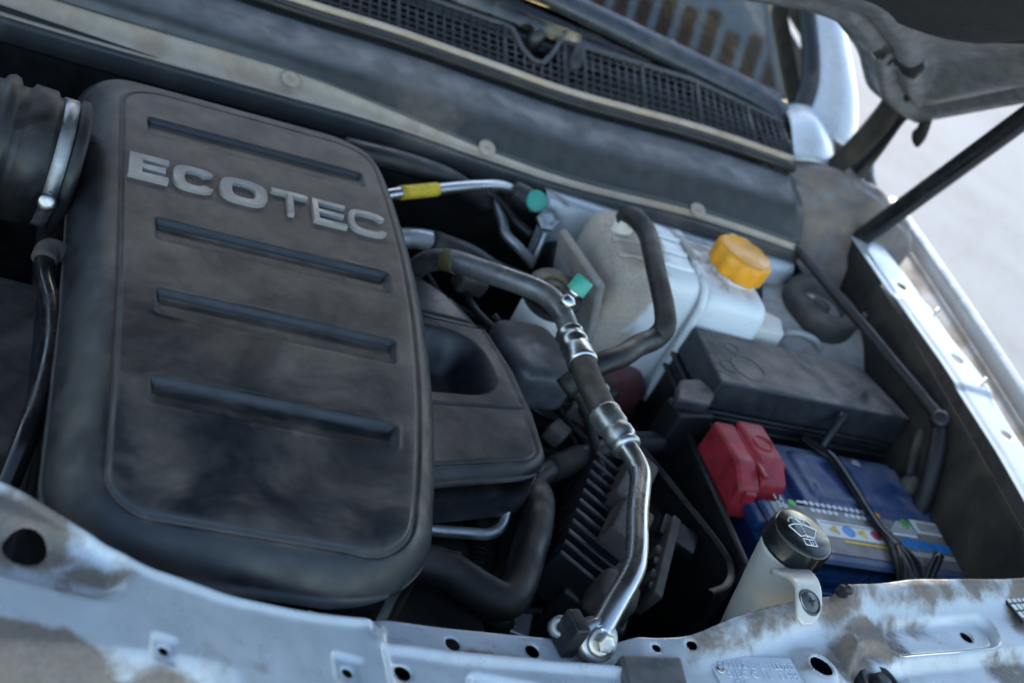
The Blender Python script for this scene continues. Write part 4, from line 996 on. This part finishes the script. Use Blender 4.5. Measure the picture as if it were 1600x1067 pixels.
pd('loom', *tube([(.672, .500, .002), (.690, .455, .0), (.712, .385, -.002), (.735, .315, -.004), (.752, .258, -.006), (.768, .205, -.008), (.774, .170, -.012), (.768, .13, -.04), (.766, .10, -.09), (.766, .08, -.16)], [.004, .005, .006, .0065, .0065, .007, .008, .010, .010, .010], 14, 7), M['rubber'], wh)
pd('loom_clip', *lathe([(.010, 0), (.010, .01), (.006, .012)], (.772, .168, -.010), (-.4, -.4, .7), 14), M['black'], wh)
ds = empty('dust_shield', (.77, .1, -.2), 'black rounded rubber plug on the dark inner fender', 'plug')
pd('plug', *blob((.785, .10, -.165), (.014, .085, .055), .55, 20), M['rubber'], ds)

# ------------------------------------------------------------------ loose wiring and connectors in the gaps
wl = empty('wiring_loom', (.33, .22, -.2), 'tangle of thin dark wires with connectors between side cover and coolant tank', 'wiring')
for k in range(11):
    a = Vector((random.uniform(.20, .30), random.uniform(.24, .36), random.uniform(-.13, -.08)))
    b = Vector((random.uniform(.36, .44), random.uniform(.06, .22), random.uniform(-.16, -.11)))
    m1 = a.lerp(b, .35) + Vector((random.uniform(-.03, .03), random.uniform(-.04, .04), random.uniform(-.01, .02))); m2 = a.lerp(b, .7) + Vector((random.uniform(-.03, .03), random.uniform(-.04, .04), random.uniform(-.02, .01)))
    pd('wire', *tube([a, m1, m2, b], random.choice((.0028, .0035, .005)), 8, 7), M[random.choice(('rubber', 'brown', 'black', 'rubber'))], wl)
for c, sz, r in (((.325, .205, -.105), (.030, .022, .020), .5), ((.372, .160, -.108), (.024, .034, .020), -.3), ((.262, .300, -.088), (.034, .022, .020), .2), ((.342, .120, -.120), (.028, .020, .018), .9)):
    bmo('connector', box(c, sz, (.1, .1, r), .003), M['brown'], wl, wn=True)
wg = empty('sensor_wiring', (.2, -.1, -.25), 'thin dark wires and grey connector under the front of the covers', 'wiring')
for k in range(7):
    a = Vector((random.uniform(.15, .20), random.uniform(-.16, -.02), -.15)); b = Vector((random.uniform(.27, .34), random.uniform(-.13, -.02), random.uniform(-.22, -.17)))
    pd('wire', *tube([a, a.lerp(b, .5) + Vector((0, random.uniform(-.03, .03), random.uniform(-.03, .01))), b], random.choice((.003, .004)), 8, 8), M[random.choice(('rubber', 'brown', 'black'))], wg)
bmo('connector', box((.205, -.075, -.150), (.034, .026, .022), (.1, 0, .3), .003), M['brown'], wg, wn=True)
bmo('connector', box((.285, -.090, -.185), (.026, .034, .022), (.1, 0, -.3), .003), M['alud'], wg, wn=True)

# ------------------------------------------------------------------ slatted awning mirrored in the windscreen
ca = empty('slatted_awning', (2.2, .75, -.95), 'brown timber slat awning above the car, mirrored in the windscreen', 'awning')
sm = None
for k in range(21):
    if sm is None:
        so = bmo('slat', box((0, 0, 0), (.046, 1.16, .02), bevel=.003), M['wood'], ca); sm = so.data; so.matrix_parent_inverse = Matrix.Translation((-2.2, -.75, .95))
    else:
        so = bpy.data.objects.new('slat', sm); COL.objects.link(so); so.parent = ca; so.matrix_parent_inverse = Matrix.Translation((-2.2, -.75, .95))
    so.location = (.62 + .078 * k, .800 + .012 * ((k * 7) % 5) - .0018 * k, 2.1)
for y in (.26, 1.20):
    bmo('beam', box((1.45, y, 2.05), (1.75, .05, .08), bevel=.004), M['wood'], ca)
for y in (.26, 1.20):
    bmo('post', box((2.27, y, .57), (.09, .09, 3.04), bevel=.005), M['wood'], ca)
